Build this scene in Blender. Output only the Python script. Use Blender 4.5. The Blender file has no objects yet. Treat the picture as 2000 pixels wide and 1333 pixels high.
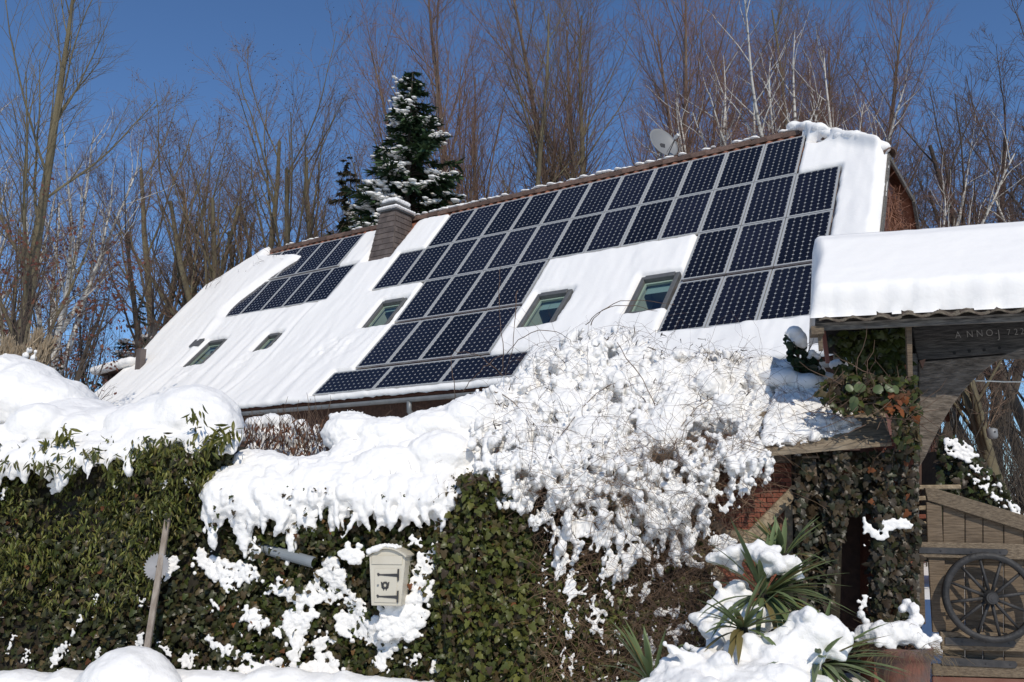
import bpy, math, random
import numpy as np
from mathutils import Vector, Matrix

S = bpy.context.scene
C = S.collection
RNG = np.random.default_rng(7)
R = math.radians

# ------------------------------------------------------------------ camera, sky, sun, exposure
CAM = np.array([0.0, 0.0, 1.55]); TILT = R(11.034); FOC = 1666.7
cam = bpy.data.cameras.new('camera'); cam.lens = 30.0; cam.sensor_width = 36.0
cam.clip_start = 0.05; cam.clip_end = 3000
co = bpy.data.objects.new('camera', cam); C.objects.link(co)
co.location = CAM; co.rotation_euler = (R(90) + TILT, 0, 0)
S.camera = co

SUN_EL, SUN_AZ = 40.0, 167.0          # azimuth clockwise from +Y
sd = Vector((math.sin(R(SUN_AZ)) * math.cos(R(SUN_EL)), math.cos(R(SUN_AZ)) * math.cos(R(SUN_EL)), math.sin(R(SUN_EL))))
w = bpy.data.worlds.new('World'); S.world = w; w.use_nodes = True
nt = w.node_tree; bg = nt.nodes['Background']
sky = nt.nodes.new('ShaderNodeTexSky'); sky.sky_type = 'NISHITA'; sky.sun_disc = False
sky.sun_elevation = R(SUN_EL); sky.sun_rotation = R(SUN_AZ)
sky.altitude = 0; sky.air_density = 1.0; sky.dust_density = 0.0; sky.ozone_density = 9.0
nt.links.new(sky.outputs[0], bg.inputs[0]); bg.inputs[1].default_value = 0.112
sl = bpy.data.lights.new('sun', 'SUN'); sl.energy = 3.0; sl.angle = R(0.53); sl.color = (1.0, 0.925, 0.81)
so = bpy.data.objects.new('sun', sl); C.objects.link(so); so.location = sd * 60
so.rotation_euler = sd.to_track_quat('Z', 'Y').to_euler()
S.view_settings.view_transform = 'Standard'; S.view_settings.look = 'None'
S.view_settings.exposure = 0.0; S.view_settings.gamma = 1.0; S.view_settings.use_curve_mapping = False
S.render.engine = 'CYCLES'; S.cycles.max_bounces = 6; S.cycles.transparent_max_bounces = 16

# ------------------------------------------------------------------ helpers
def ray(px, py):
    """Direction from the camera through a pixel of the 2000 x 1333 photograph."""
    x = (px - 1000) / FOC; y = -(py - 666.5) / FOC
    c, s = math.cos(TILT), math.sin(TILT)
    return np.array([x, c - s * y, s + c * y])

def at(px, py, Y):
    d = ray(px, py); return CAM + d * (Y / d[1])

def onplane(px, py, P0, n):
    d = ray(px, py); t = np.dot(np.asarray(P0) - CAM, n) / np.dot(d, n); return CAM + d * t

def mesh_np(name, V, F, mat=None, smooth=False, col=None):
    """Fast mesh from vertex array and one face array (or list of face arrays, tri/quad)."""
    V = np.ascontiguousarray(V, dtype=np.float32)
    Fs = F if isinstance(F, list) else [F]
    Fs = [np.asarray(f, dtype=np.int32) for f in Fs if len(f)]
    me = bpy.data.meshes.new(name)
    me.vertices.add(len(V)); me.vertices.foreach_set('co', V.ravel())
    nl = sum(f.size for f in Fs); npoly = sum(len(f) for f in Fs)
    me.loops.add(nl); me.polygons.add(npoly)
    me.loops.foreach_set('vertex_index', np.concatenate([f.ravel() for f in Fs]))
    tot = np.concatenate([np.full(len(f), f.shape[1], np.int32) for f in Fs])
    start = np.concatenate([[0], np.cumsum(tot)[:-1]]).astype(np.int32)
    me.polygons.foreach_set('loop_start', start); me.polygons.foreach_set('loop_total', tot)
    if smooth: me.polygons.foreach_set('use_smooth', np.ones(npoly, bool))
    me.update(calc_edges=True)
    if col is not None:
        a = me.color_attributes.new('Col', 'FLOAT_COLOR', 'POINT')
        cc = np.ones((len(V), 4), np.float32); cc[:, :3] = col
        a.data.foreach_set('color', cc.ravel())
    if mat: me.materials.append(mat)
    return me

def obj(name, me, parent=None, loc=None):
    o = bpy.data.objects.new(name, me); C.objects.link(o)
    if parent: o.parent = parent
    if loc is not None: o.location = loc
    return o

def tag(o, label=None, cat=None, group=None, kind=None):
    if label: o['label'] = label
    if cat: o['category'] = cat
    if group: o['group'] = group
    if kind: o['kind'] = kind
    return o

def empty(name, label, cat, loc=(0, 0, 0), group=None):
    o = bpy.data.objects.new(name, None); C.objects.link(o); o.location = loc
    o.empty_display_size = 0.1
    return tag(o, label, cat, group)

class MB:
    """Collects boxes, prisms and tubes into one mesh."""
    def __init__(s): s.v = []; s.f3 = []; s.f4 = []; s.n = 0; s.poly = []
    def add(s, V, F):
        V = np.asarray(V, float); s.v.append(V)
        for f in F:
            g = [i + s.n for i in f]
            (s.f4 if len(g) == 4 else s.f3 if len(g) == 3 else s.poly).append(g)
        s.n += len(V); return s
    def box(s, o, a, b, c):
        """Box from corner o along the three edge vectors a, b, c."""
        o, a, b, c = [np.asarray(q, float) for q in (o, a, b, c)]
        V = [o, o + a, o + a + b, o + b, o + c, o + a + c, o + a + b + c, o + b + c]
        F = [(3, 2, 1, 0), (4, 5, 6, 7), (0, 1, 5, 4), (1, 2, 6, 5), (2, 3, 7, 6), (3, 0, 4, 7)]
        if np.dot(np.cross(a, b), c) < 0: F = [f[::-1] for f in F]
        return s.add(V, F)
    def prism(s, pts, ext):
        pts = [np.asarray(p, float) for p in pts]; ext = np.asarray(ext, float); n = len(pts)
        nrm = sum((np.cross(pts[i] - pts[0], pts[i + 1] - pts[0]) for i in range(1, n - 1)), np.zeros(3))
        if np.dot(nrm, ext) > 0: pts = pts[::-1]
        V = pts + [p + ext for p in pts]
        F = [tuple(range(n)), tuple(range(2 * n - 1, n - 1, -1))]
        F += [(i, i + n, (i + 1) % n + n, (i + 1) % n) for i in range(n)]
        return s.add(V, F)
    def tube(s, P, r, m=8, cap=True):
        P = np.asarray(P, float); n = len(P); r = np.broadcast_to(np.asarray(r, float), (n,))
        V, F = tube_arrays(P[None], r[None], m); s.add(V, [tuple(q) for q in F])
        if cap:
            b = s.n - n * m
            s.poly.append([b + i for i in range(m)][::-1]); s.poly.append([b + (n - 1) * m + i for i in range(m)])
        return s
    def build(s, name, mat, parent=None, smooth=False, bevel=0, loc=None):
        V = np.concatenate(s.v)
        me = bpy.data.meshes.new(name)
        me.from_pydata(V.tolist(), [], s.f4 + s.f3 + s.poly); me.materials.append(mat)
        if smooth: me.polygons.foreach_set('use_smooth', np.ones(len(me.polygons), bool))
        o = obj(name, me, parent, loc)
        if bevel:
            b = o.modifiers.new('bevel', 'BEVEL'); b.width = bevel; b.segments = 1; b.limit_method = 'ANGLE'
        return o

FWD = np.array([0, math.cos(TILT), math.sin(TILT)])
def axial(p): return float(np.dot(np.asarray(p) - CAM, FWD))     # depth along the lens axis
def norm(v): v = np.asarray(v, float); return v / np.linalg.norm(v)

def tube_arrays(P, r, m):
    """P (B,n,3), r (B,n) -> vertices and quad faces of B tapered tubes."""
    B, n, _ = P.shape
    T = np.empty_like(P); T[:, 1:-1] = P[:, 2:] - P[:, :-2]; T[:, 0] = P[:, 1] - P[:, 0]; T[:, -1] = P[:, -1] - P[:, -2]
    T /= np.linalg.norm(T, axis=2, keepdims=True) + 1e-9
    ref = np.where(np.abs(T[:, :1, 2:3]) > 0.8, np.array([1.0, 0.13, 0]), np.array([0.0, 0.11, 1.0]))
    ref = np.broadcast_to(ref, T.shape)
    u = np.cross(T, ref); u /= np.linalg.norm(u, axis=2, keepdims=True) + 1e-9
    v = np.cross(T, u)
    a = np.arange(m) * 2 * np.pi / m
    ring = u[:, :, None, :] * np.cos(a)[None, None, :, None] + v[:, :, None, :] * np.sin(a)[None, None, :, None]
    V = (P[:, :, None, :] + ring * r[:, :, None, None]).reshape(-1, 3)
    b = np.arange(B)[:, None, None] * n * m; i = np.arange(n - 1)[None, :, None] * m; k = np.arange(m)[None, None, :]
    k2 = (k + 1) % m
    F = np.stack([b + i + k, b + i + k2, b + i + m + k2, b + i + m + k], -1).reshape(-1, 4)
    return V, F

# ------------------------------------------------------------------ materials
def mat(name, col, rough=0.7, col2=None, scale=6.0, stretch=(1, 1, 1), bump=0.0, bscale=None, metal=0.0, detail=6.0,
        spec=None, coat=0.0, ramp=(0.35, 0.65), coords='Object', rand=0.0):
    m = bpy.data.materials.new(name); m.use_nodes = True; t = m.node_tree; n = t.nodes; p = n['Principled BSDF']
    p.inputs['Base Color'].default_value = (*col, 1); p.inputs['Roughness'].default_value = rough
    p.inputs['Metallic'].default_value = metal
    if spec is not None: p.inputs['Specular IOR Level'].default_value = spec
    if coat: p.inputs['Coat Weight'].default_value = coat; p.inputs['Coat Roughness'].default_value = 0.05
    src = None
    if col2 is not None or bump:
        tc = n.new('ShaderNodeTexCoord'); mp = n.new('ShaderNodeMapping'); mp.inputs['Scale'].default_value = stretch
        t.links.new(tc.outputs[coords], mp.inputs[0])
    if col2 is not None:
        nz = n.new('ShaderNodeTexNoise'); nz.inputs['Scale'].default_value = scale; nz.inputs['Detail'].default_value = detail
        t.links.new(mp.outputs[0], nz.inputs['Vector'])
        cr = n.new('ShaderNodeValToRGB'); cr.color_ramp.elements[0].position = ramp[0]; cr.color_ramp.elements[1].position = ramp[1]
        cr.color_ramp.elements[0].color = (*col, 1); cr.color_ramp.elements[1].color = (*col2, 1)
        t.links.new(nz.outputs['Fac'], cr.inputs[0]); src = cr.outputs[0]
    if rand:
        oi = n.new('ShaderNodeObjectInfo'); hs = n.new('ShaderNodeHueSaturation')
        mr = n.new('ShaderNodeMapRange'); mr.inputs[3].default_value = 1 - rand; mr.inputs[4].default_value = 1 + rand
        t.links.new(oi.outputs['Random'], mr.inputs[0]); t.links.new(mr.outputs[0], hs.inputs['Value'])
        if src: t.links.new(src, hs.inputs['Color'])
        else: hs.inputs['Color'].default_value = (*col, 1)
        src = hs.outputs[0]
    if src: t.links.new(src, p.inputs['Base Color'])
    if bump:
        nb = n.new('ShaderNodeTexNoise'); nb.inputs['Scale'].default_value = bscale or scale; nb.inputs['Detail'].default_value = 8
        t.links.new(mp.outputs[0], nb.inputs['Vector'])
        bp = n.new('ShaderNodeBump'); bp.inputs['Strength'].default_value = bump; bp.inputs['Distance'].default_value = 0.02
        t.links.new(nb.outputs['Fac'], bp.inputs['Height']); t.links.new(bp.outputs[0], p.inputs['Normal'])
    return m

def leafmat(name, rough=0.4, trans=0.25):
    """Leaf material: colour from the mesh, a little light through the blade."""
    m = bpy.data.materials.new(name); m.use_nodes = True; t = m.node_tree; n = t.nodes; p = n['Principled BSDF']
    a = n.new('ShaderNodeVertexColor'); a.layer_name = 'Col'
    t.links.new(a.outputs[0], p.inputs['Base Color']); p.inputs['Roughness'].default_value = rough
    p.inputs['Specular IOR Level'].default_value = 0.28
    if trans:
        tr = n.new('ShaderNodeBsdfTranslucent'); t.links.new(a.outputs[0], tr.inputs[0])
        mx = n.new('ShaderNodeMixShader'); mx.inputs[0].default_value = trans
        t.links.new(p.outputs[0], mx.inputs[1]); t.links.new(tr.outputs[0], mx.inputs[2])
        t.links.new(mx.outputs[0], n['Material Output'].inputs[0])
    return m

def snowmat(name='snow', bs=38.0, bump=0.35):
    m = bpy.data.materials.new(name); m.use_nodes = True; t = m.node_tree; n = t.nodes; p = n['Principled BSDF']
    p.inputs['Base Color'].default_value = (0.885, 0.865, 0.825, 1); p.inputs['Roughness'].default_value = 0.65
    p.inputs['Specular IOR Level'].default_value = 0.25
    tc = n.new('ShaderNodeTexCoord'); h = None
    for sc, amp in ((bs * 0.22, 1.0), (bs, 0.45), (bs * 3.2, 0.22)):
        nz = n.new('ShaderNodeTexNoise'); nz.inputs['Scale'].default_value = sc; nz.inputs['Detail'].default_value = 5
        t.links.new(tc.outputs['Object'], nz.inputs['Vector'])
        mu = n.new('ShaderNodeMath'); mu.operation = 'MULTIPLY'; mu.inputs[1].default_value = amp; t.links.new(nz.outputs['Fac'], mu.inputs[0])
        if h is None: h = mu.outputs[0]
        else:
            ad = n.new('ShaderNodeMath'); t.links.new(h, ad.inputs[0]); t.links.new(mu.outputs[0], ad.inputs[1]); h = ad.outputs[0]
    bp = n.new('ShaderNodeBump'); bp.inputs['Strength'].default_value = bump; bp.inputs['Distance'].default_value = 0.035
    t.links.new(h, bp.inputs['Height']); t.links.new(bp.outputs[0], p.inputs['Normal'])
    return m

SNOW = snowmat()
ROOFSNOW = snowmat('roof_snow', 12.0, 0.22)
WOOD = mat('weathered_wood', (0.088, 0.062, 0.039), 0.85, (0.175, 0.128, 0.083), 9, (1, 1, 14), 0.5, 14, rand=0.22)
WOODH = mat('weathered_board', (0.105, 0.077, 0.050), 0.85, (0.21, 0.16, 0.105), 9, (1, 14, 14), 0.5, 14, rand=0.18)
BEAM = mat('beam_oak', (0.022, 0.02, 0.018), 0.8, (0.075, 0.068, 0.06), 4, (1.2, 6, 14), 0.7, 9)
OAK = mat('dark_oak', (0.055, 0.05, 0.045), 0.8, (0.20, 0.18, 0.15), 5, (1.2, 6, 14), 0.7, 9)
TANWOOD = mat('tan_timber', (0.22, 0.165, 0.105), 0.8, (0.38, 0.30, 0.20), 8, (3, 3, 3), 0.4, 20)
IRON = mat('dark_iron', (0.028, 0.027, 0.027), 0.5, (0.055, 0.05, 0.048), 14, bump=0.3)
BRICK = mat('red_brick', (0.17, 0.05, 0.03), 0.85, (0.26, 0.085, 0.05), 14, bump=0.5, bscale=40, rand=0.3)
MORTAR = mat('mortar', (0.30, 0.25, 0.20), 0.9, (0.2, 0.16, 0.13), 20)
TILE = mat('terracotta_tile', (0.15, 0.055, 0.032), 0.75, (0.25, 0.10, 0.055), 6, bump=0.4, bscale=30, rand=0.35)
RIDGETILE = mat('ridge_tile', (0.085, 0.055, 0.042), 0.85, (0.16, 0.10, 0.075), 12, bump=0.6, bscale=30, rand=0.3)
OLDTILE = mat('mossy_tile', (0.06, 0.040, 0.030), 0.9, (0.20, 0.17, 0.125), 26, bump=0.8, bscale=40, rand=0.25)
SLATE = mat('brown_slate', (0.085, 0.066, 0.056), 0.65, (0.125, 0.10, 0.086), 5, bump=0.3, rand=0.2)
ZINC = mat('zinc', (0.17, 0.18, 0.185), 0.5, (0.24, 0.25, 0.25), 5, metal=0.3)
DARKWALL = mat('dark_wall', (0.06, 0.035, 0.026), 0.9, (0.10, 0.055, 0.038), 20, bump=0.4)
SILVER = mat('panel_frame', (0.50, 0.50, 0.48), 0.4, metal=0.25)
BACKSHEET = mat('panel_backsheet', (0.36, 0.365, 0.36), 0.35)
CELL = mat('solar_cell', (0.005, 0.006, 0.012), 0.14, (0.010, 0.011, 0.020), 0.9, spec=0.2, rand=.35)
GREY = mat('window_cladding', (0.095, 0.095, 0.092), 0.5, (0.12, 0.12, 0.115), 8)
LINING = mat('window_lining', (0.56, 0.60, 0.55), 0.6)
ROOMDARK = mat('dark_room', (0.03, 0.04, 0.05), 0.8)
DISH = mat('dish_grey', (0.20, 0.205, 0.205), 0.5, (0.215, 0.215, 0.21), 3)
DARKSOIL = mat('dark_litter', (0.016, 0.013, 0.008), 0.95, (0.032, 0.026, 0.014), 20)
LEAF = leafmat('leaf', 0.38, 0.18)
DRYLEAF = leafmat('dry_leaf', 0.7, 0.3)
YUCCA = leafmat('yucca_leaf', 0.42, 0.15)
TWIG = mat('brown_twig', (0.085, 0.05, 0.032), 0.8, (0.15, 0.095, 0.06), 9)
def glassmat(name, tint=(0.85, 0.95, 0.92), refl=0.12):
    m = bpy.data.materials.new(name); m.use_nodes = True; t = m.node_tree; n = t.nodes; n.remove(n['Principled BSDF'])
    tr = n.new('ShaderNodeBsdfTransparent'); tr.inputs[0].default_value = (*tint, 1)
    gl = n.new('ShaderNodeBsdfGlossy'); gl.inputs['Roughness'].default_value = 0.02
    fr = n.new('ShaderNodeFresnel'); fr.inputs[0].default_value = 1.5
    ad = n.new('ShaderNodeMath'); ad.operation = 'ADD'; ad.inputs[1].default_value = refl; t.links.new(fr.outputs[0], ad.inputs[0])
    mx = n.new('ShaderNodeMixShader'); t.links.new(ad.outputs[0], mx.inputs[0])
    t.links.new(tr.outputs[0], mx.inputs[1]); t.links.new(gl.outputs[0], mx.inputs[2])
    t.links.new(mx.outputs[0], n['Material Output'].inputs[0]); return m
GLASS = glassmat('window_glass')

def smooth(a, b, x):
    t = np.clip((x - a) / (b - a), 0, 1); return t * t * (3 - 2 * t)

def vnoise(x, y, seed=0):
    """Smooth value noise on arrays."""
    r = np.random.default_rng(seed).random((64, 64))
    xi = np.floor(x).astype(int); yi = np.floor(y).astype(int); fx = x - xi; fy = y - yi
    fx = fx * fx * (3 - 2 * fx); fy = fy * fy * (3 - 2 * fy)
    g = lambda i, j: r[i % 64, j % 64]
    return (g(xi, yi) * (1 - fx) + g(xi + 1, yi) * fx) * (1 - fy) + (g(xi, yi + 1) * (1 - fx) + g(xi + 1, yi + 1) * fx) * fy

def fbm(x, y, seed=0, oct=4):
    t = 0; a = 0.5
    for i in range(oct): t = t + a * vnoise(x * 2 ** i, y * 2 ** i, seed + i); a *= 0.5
    return t

# ================================================================== GROUND
def ground_z(x, y):
    z = 0.30 * smooth(4.6, 6.1, y) + 0.25 * smooth(7, 12, y)
    z = z + 2.2 * smooth(26, 70, y) * smooth(2, 25, x)
    return z + (0.05 * fbm(x * 0.8, y * 0.8, 3) - 0.02) * smooth(3.5, 5.5, y)
_gx = np.concatenate([np.linspace(-900, -45, 10), np.linspace(-40, 40, 220), np.linspace(45, 900, 10)])
_gy = np.concatenate([np.linspace(-300, -8, 8), np.linspace(-6, 30, 170), np.linspace(32, 80, 30), np.linspace(95, 1400, 10)])
GX, GY = np.meshgrid(_gx, _gy); GZ = ground_z(GX, GY)
nx, ny = len(_gx), len(_gy)
ii = (np.arange(ny - 1)[:, None] * nx + np.arange(nx - 1)[None]).ravel()
ground = obj('snowy_ground', mesh_np('snowy_ground', np.stack([GX, GY, GZ], -1).reshape(-1, 3),
             np.stack([ii, ii + 1, ii + nx + 1, ii + nx], -1), SNOW, True))
tag(ground, 'snow covered ground around the farmhouse', 'ground', kind='structure')

# ================================================================== FARMHOUSE
CW, RH = 0.815, 1.575
U = np.array([0.845770418, -0.533546998, 0.0]); HD = np.array([0.533547, 0.84577042, 0.0]); UP = np.array([0, 0, 1.0])
O = np.array([-1.53427825, 21.1700916, 8.95017988])
S0 = -0.20
PROF = [(-0.214, 0.249), (0, 0), (1.03, -1.195), (2.065, -2.39), (3.177, -3.61), (4.304, -4.723), (4.92, -5.27), (5.10, -5.42)]
SV = [S0, 0, 1, 2, 3, 4, 4.52, 4.67]
def roofpt(c, s, n=0.0):
    """Point of the front roof slope: c in panel columns along the ridge, s in panel rows down the slope, n metres above it."""
    c, s, n = np.broadcast_arrays(np.asarray(c, float), np.asarray(s, float), np.asarray(n, float))
    o = np.interp(s, SV, [p[0] for p in PROF]); h = np.interp(s, SV, [p[1] for p in PROF])
    i = np.clip(np.searchsorted(SV, s) - 1, 0, len(SV) - 2)
    do = np.array([PROF[k + 1][0] - PROF[k][0] for k in range(len(SV) - 1)])[i]
    dh = np.array([PROF[k + 1][1] - PROF[k][1] for k in range(len(SV) - 1)])[i]
    L = np.hypot(do, dh); nx_, nz_ = -dh / L, do / L
    o = o + nx_ * n; h = h + nz_ * n
    return O + U * (c * CW)[..., None] - HD * o[..., None] + UP * h[..., None]
def P(c, s, n=0.0): return roofpt(c, s, n)

CL, CR = -10.3, 13.0
house = empty('farmhouse', 'long brick farmhouse with a steep snowy roof covered in solar panels', 'house', tuple(P(2, 4.67) * np.array([1, 1, 0]) + np.array([0, 0, 0.5])))
house_inv = Matrix.Translation(-Vector(house.location))
def hpart(o): o.parent = house; o.matrix_parent_inverse = house_inv; return o

ROOFWIN = [(8.0, 8.92, 2.77, 3.52), (5.3, 6.25, 2.79, 3.54), (-0.12, 0.77, 2.36, 3.0), (-4.05, -3.48, 2.78, 3.22), (-6.86, -6.0, 2.72, 3.38)]
WT = 0.09
# --- front slope as a sheet with real openings for the roof windows
cb = sorted({CL, CR, 10.9, -8.6, *[q for w_ in ROOFWIN for q in w_[:2]]}); cb = sorted({*cb, 10.9 + (0 - S0) / (.84 - S0) * 2.1, -8.6 - (0 - S0) / (.9 - S0) * 1.7, -8.6 - (.84 - S0) / (.9 - S0) * 1.7}); sb = sorted({*SV, 0.84, 0.9, *[q for w_ in ROOFWIN for q in w_[2:]]})
m = MB()
def hipmax(c):   # highest allowed slope row at this column (half hips at both ends)
    if c > 10.9: return S0 + (c - 10.9) / (13.0 - 10.9) * (.84 - S0)
    if c < -8.6: return S0 + (-8.6 - c) / (10.3 - 8.6) * (.9 - S0)
    return S0
for a, b in zip(cb[:-1], cb[1:]):
    for s0, s1 in zip(sb[:-1], sb[1:]):
        mc, ms = (a + b) / 2, (s0 + s1) / 2
        if any(w_[0] < mc < w_[1] and w_[2] < ms < w_[3] for w_ in ROOFWIN): continue
        sa, sb_ = max(s0, hipmax(a)), max(s0, hipmax(b))
        if sa >= s1 and sb_ >= s1: continue
        sa, sb_ = min(sa, s1), min(sb_, s1)
        q = [P(a, sa), P(a, s1), P(b, s1), P(b, sb_)]
        if sa >= s1: q = [P(a, s1), P(b, s1), P(b, sb_)]
        elif sb_ >= s1: q = [P(a, sa), P(a, s1), P(b, s1)]
        m.add(q, [tuple(range(len(q)))])
# back slope and half hips
RL, RR = P(-8.6, S0), P(10.9, S0)
BW = 10.0
bl, br_ = P(CL, 4.67) + HD * BW, P(CR, 4.67) + HD * BW
hr, hl = P(CR, 0.84), P(CL, 0.9)
ob = np.interp(0.84, SV, [p[0] for p in PROF])
hrb, hlb = hr + HD * (2 * ob + .428), hl + HD * (2 * ob + .428)
hrb = hrb + HD * .35 + U * .05; br_ = br_ + HD * .5 + U * .05
m.add([RL, RR, hrb, br_, bl, hlb], [(0, 5, 4, 3, 2, 1)])
m.add([RR, hr, hrb], [(0, 1, 2)]); m.add([RL, hl, hlb], [(0, 2, 1)])
roof = hpart(m.build('roof', TILE))
# --- walls
eav = P(0, 4.67); zE = eav[2]
def wallpt(c, out, z): return O * np.array([1, 1, 0]) + U * (c * CW) - HD * out + UP * z
m = MB(); m.box(wallpt(CL + .25, 4.55, 0.2), U * ((CR - .5 - CL) * CW), HD * 0.3, UP * (zE + 0.25 - 0.2))
hpart(m.build('front_wall', DARKWALL))
m = MB(); cg = CR - .22
m.prism([wallpt(cg, 4.5, 0.2), wallpt(cg, -4.6, 0.2), wallpt(cg, -4.55, 3.7), P(cg, 0.95) * np.array([0, 0, 1]) + wallpt(cg, -1.70, 0) * np.array([1, 1, 0]), P(cg, 0.95) * np.array([0, 0, 1]) + wallpt(cg, 0.93, 0) * np.array([1, 1, 0]), wallpt(cg, 3.1, O[2] - 3.72), wallpt(cg, 4.5, zE + .35)], -U * 0.3)
GABLE = mat('gable_brick', (0.13, 0.05, 0.035), 0.9, (0.2, 0.09, 0.06), 18, bump=0.5, bscale=30)
hpart(m.build('gable_wall', GABLE))
m = MB(); cg = CL + .25
m.prism([wallpt(cg, 4.5, 0.2), wallpt(cg, -4.6, 0.2), wallpt(cg, -4.55, 3.7), wallpt(cg, -1.2, 7.8), wallpt(cg, 0.9, 7.8), wallpt(cg, 3.1, 5.2), wallpt(cg, 4.5, zE + .35)], U * 0.3)
hpart(m.build('gable_wall', GABLE))
# --- verge board on the right gable, back verge in shade
m = MB()
for s0, s1 in ((0.84, 2), (2, 3), (3, 4), (4, 4.67)):
    m.box(P(CR, s0, 0.02), P(CR, s1, 0.02) - P(CR, s0, 0.02), -U * 0.03, UP * -0.2)
hpart(m.build('verge_board', OAK))
m = MB(); m.box(hr + UP * -.02 - U * .03, hrb - hr, U * 0.04, UP * -0.10); hpart(m.build('hip_fascia', OAK))
m = MB(); m.box(hrb - U * .02, br_ - hrb, U * 0.06, UP * -0.16); hpart(m.build('verge_board', OAK))
# --- creeper on the gable
m_v = []
gr = np.random.default_rng(5); nb_ = 2600
base = np.stack([wallpt(cg_, o_, z_) for cg_, o_, z_ in zip(np.full(nb_, CR - .2), gr.uniform(-3.6, 2.6, nb_), gr.uniform(3.5, 7.6, nb_))])
lim = 7.9 - np.abs(np.dot(base - wallpt(CR, 0, 0), -HD) + 0.1) * 1.22
base = base[base[:, 2] < lim]
D = gr.normal(size=base.shape) * np.array([.3, .3, .8]) - UP * .4
Pp = base[:, None] + D[:, None] * np.linspace(0, .5, 4)[None, :, None] + gr.normal(size=(len(base), 4, 3)) * .04 + U * .06
Vv, Ff = tube_arrays(Pp, np.full(Pp.shape[:2], .009), 3)
CREEP = mat('dry_creeper', (0.15, 0.065, 0.04), 0.9, (0.27, 0.13, 0.08), 3)
o = hpart(obj('creeper', mesh_np('creeper', Vv, Ff, CREEP))); o['kind'] = 'stuff'
# --- gutter and downpipe
m = MB(); a0, a1 = P(CL, 4.67) - HD * .07 + UP * -.05, P(CR, 4.67) - HD * .07 + UP * -.05
ang = np.linspace(0, np.pi, 7)
prof = [(-math.cos(a) * .075, -math.sin(a) * .075) for a in ang] + [(.063, 0), (.045, -.045), (0, -.062), (-.045, -.045), (-.063, 0)]
m.prism([a0 - HD * x + UP * z for x, z in prof], a1 - a0)
hpart(m.build('gutter', ZINC))
gq = at(812, 792, 15.5)
dc = 3.55
g0 = P(dc, 4.67) - HD * .07 - UP * .1
m = MB(); m.tube([g0, g0 - UP * .18, g0 + HD * .42 - UP * .5, g0 + HD * .42 - UP * 2.7], .05, 10); hpart(m.build('downpipe', ZINC, smooth=True))

# --- ridge caps and the bare course of tiles under the ridge, one object each
def halfpipe(L, r0, r1, th=0.018, k=7):
    a = np.linspace(-.15, np.pi + .15, k); V = []
    for x, r in ((0, r0), (L, r1)):
        V += [(x, math.cos(t) * r, math.sin(t) * r) for t in a] + [(x, math.cos(t) * (r - th), math.sin(t) * (r - th)) for t in a]
    F = []; n = 2 * k
    for i in range(k - 1):
        F += [(i, i + 1, n + i + 1, n + i), (k + i + 1, k + i, n + k + i, n + k + i + 1), (i, k + i, k + i + 1, i + 1), (n + i + 1, n + k + i + 1, n + k + i, n + i)]
    F += [(0, n, n + k, k), (k - 1, 2 * k - 1, n + 2 * k - 1, n + k - 1)]
    return np.array(V), F
rv, rf = halfpipe(.40, .135, .155)
rm_ = bpy.data.meshes.new('ridge_tile'); rm_.from_pydata(rv.tolist(), [], rf); rm_.materials.append(RIDGETILE)
rot = Matrix(((U[0], HD[0], 0), (U[1], HD[1], 0), (0, 0, 1))).to_4x4()
NR = int((10.9 + 8.6) * CW / .335)
rr = random.Random(3)
for i in range(NR):
    o = obj('ridge_tile', rm_); p = RL + U * (i * .335) + UP * (.0 + rr.uniform(-.008, .008)) - UP * .03
    o.matrix_world = Matrix.Translation(Vector(p)) @ rot @ Matrix.Rotation(rr.uniform(-.02, .02), 4, 'Y')
    hpart(o)
# hip caps to the right
nh = 7
for i in range(nh):
    d = norm(hr - RR); o = obj('ridge_tile', rm_); p = RR + d * (i * .33) - UP * .03
    x = Vector(d); y = Vector(norm(np.cross(UP, d))); z = x.cross(y)
    o.matrix_world = Matrix.Translation(Vector(p)) @ Matrix((x, y, z)).transposed().to_4x4(); hpart(o)
# pantiles
def pantile(L=.40, Wd=.235, k=7):
    V = []; F = []
    for y in (0, -L):
        for i in range(k):
            x = Wd * i / (k - 1); V.append((x, y, .03 + .026 * math.sin(2 * math.pi * i / (k - 1)) + (.018 if y < 0 else 0)))
    V += [(v[0], v[1], v[2] - .016) for v in V]; n = 2 * k
    for i in range(k - 1):
        F += [(i, k + i, k + i + 1, i + 1), (n + i, n + i + 1, n + k + i + 1, n + k + i), (k + i, n + k + i, n + k + i + 1, k + i + 1)]
    return V, F
pv, pf = pantile()
pm = bpy.data.meshes.new('roof_tile'); pm.from_pydata(pv, [], pf); pm.materials.append(TILE); pm.polygons.foreach_set('use_smooth', np.ones(len(pf), bool))
def roofmat(c, s, n=0.0, sref=None):
    sr = s + .02 if sref is None else sref
    y = norm(P(c, sr - .01) - P(c, sr + .01)); x = U; z = np.cross(x, y)
    M = Matrix((x, y, z)).transposed().to_4x4(); return Matrix.Translation(Vector(P(c, s, n))) @ M
c = -8.5
while c < 10.85:
    if not (-2.55 < c < -1.2):
        o = obj('roof_tile', pm); o.matrix_world = roofmat(c, S0 + .005, 0.004, .02); hpart(o)
    c += .235 / CW
for k_, (c0, c1) in enumerate(((11.02, 11.25), (11.02, 11.45))):
    c = c0
    while c < c1:
        o = obj('roof_tile', pm); o.matrix_world = roofmat(c, .1 + .21 * k_ + (.0 if k_ else .05), .01); hpart(o); c += .235 / CW

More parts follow.
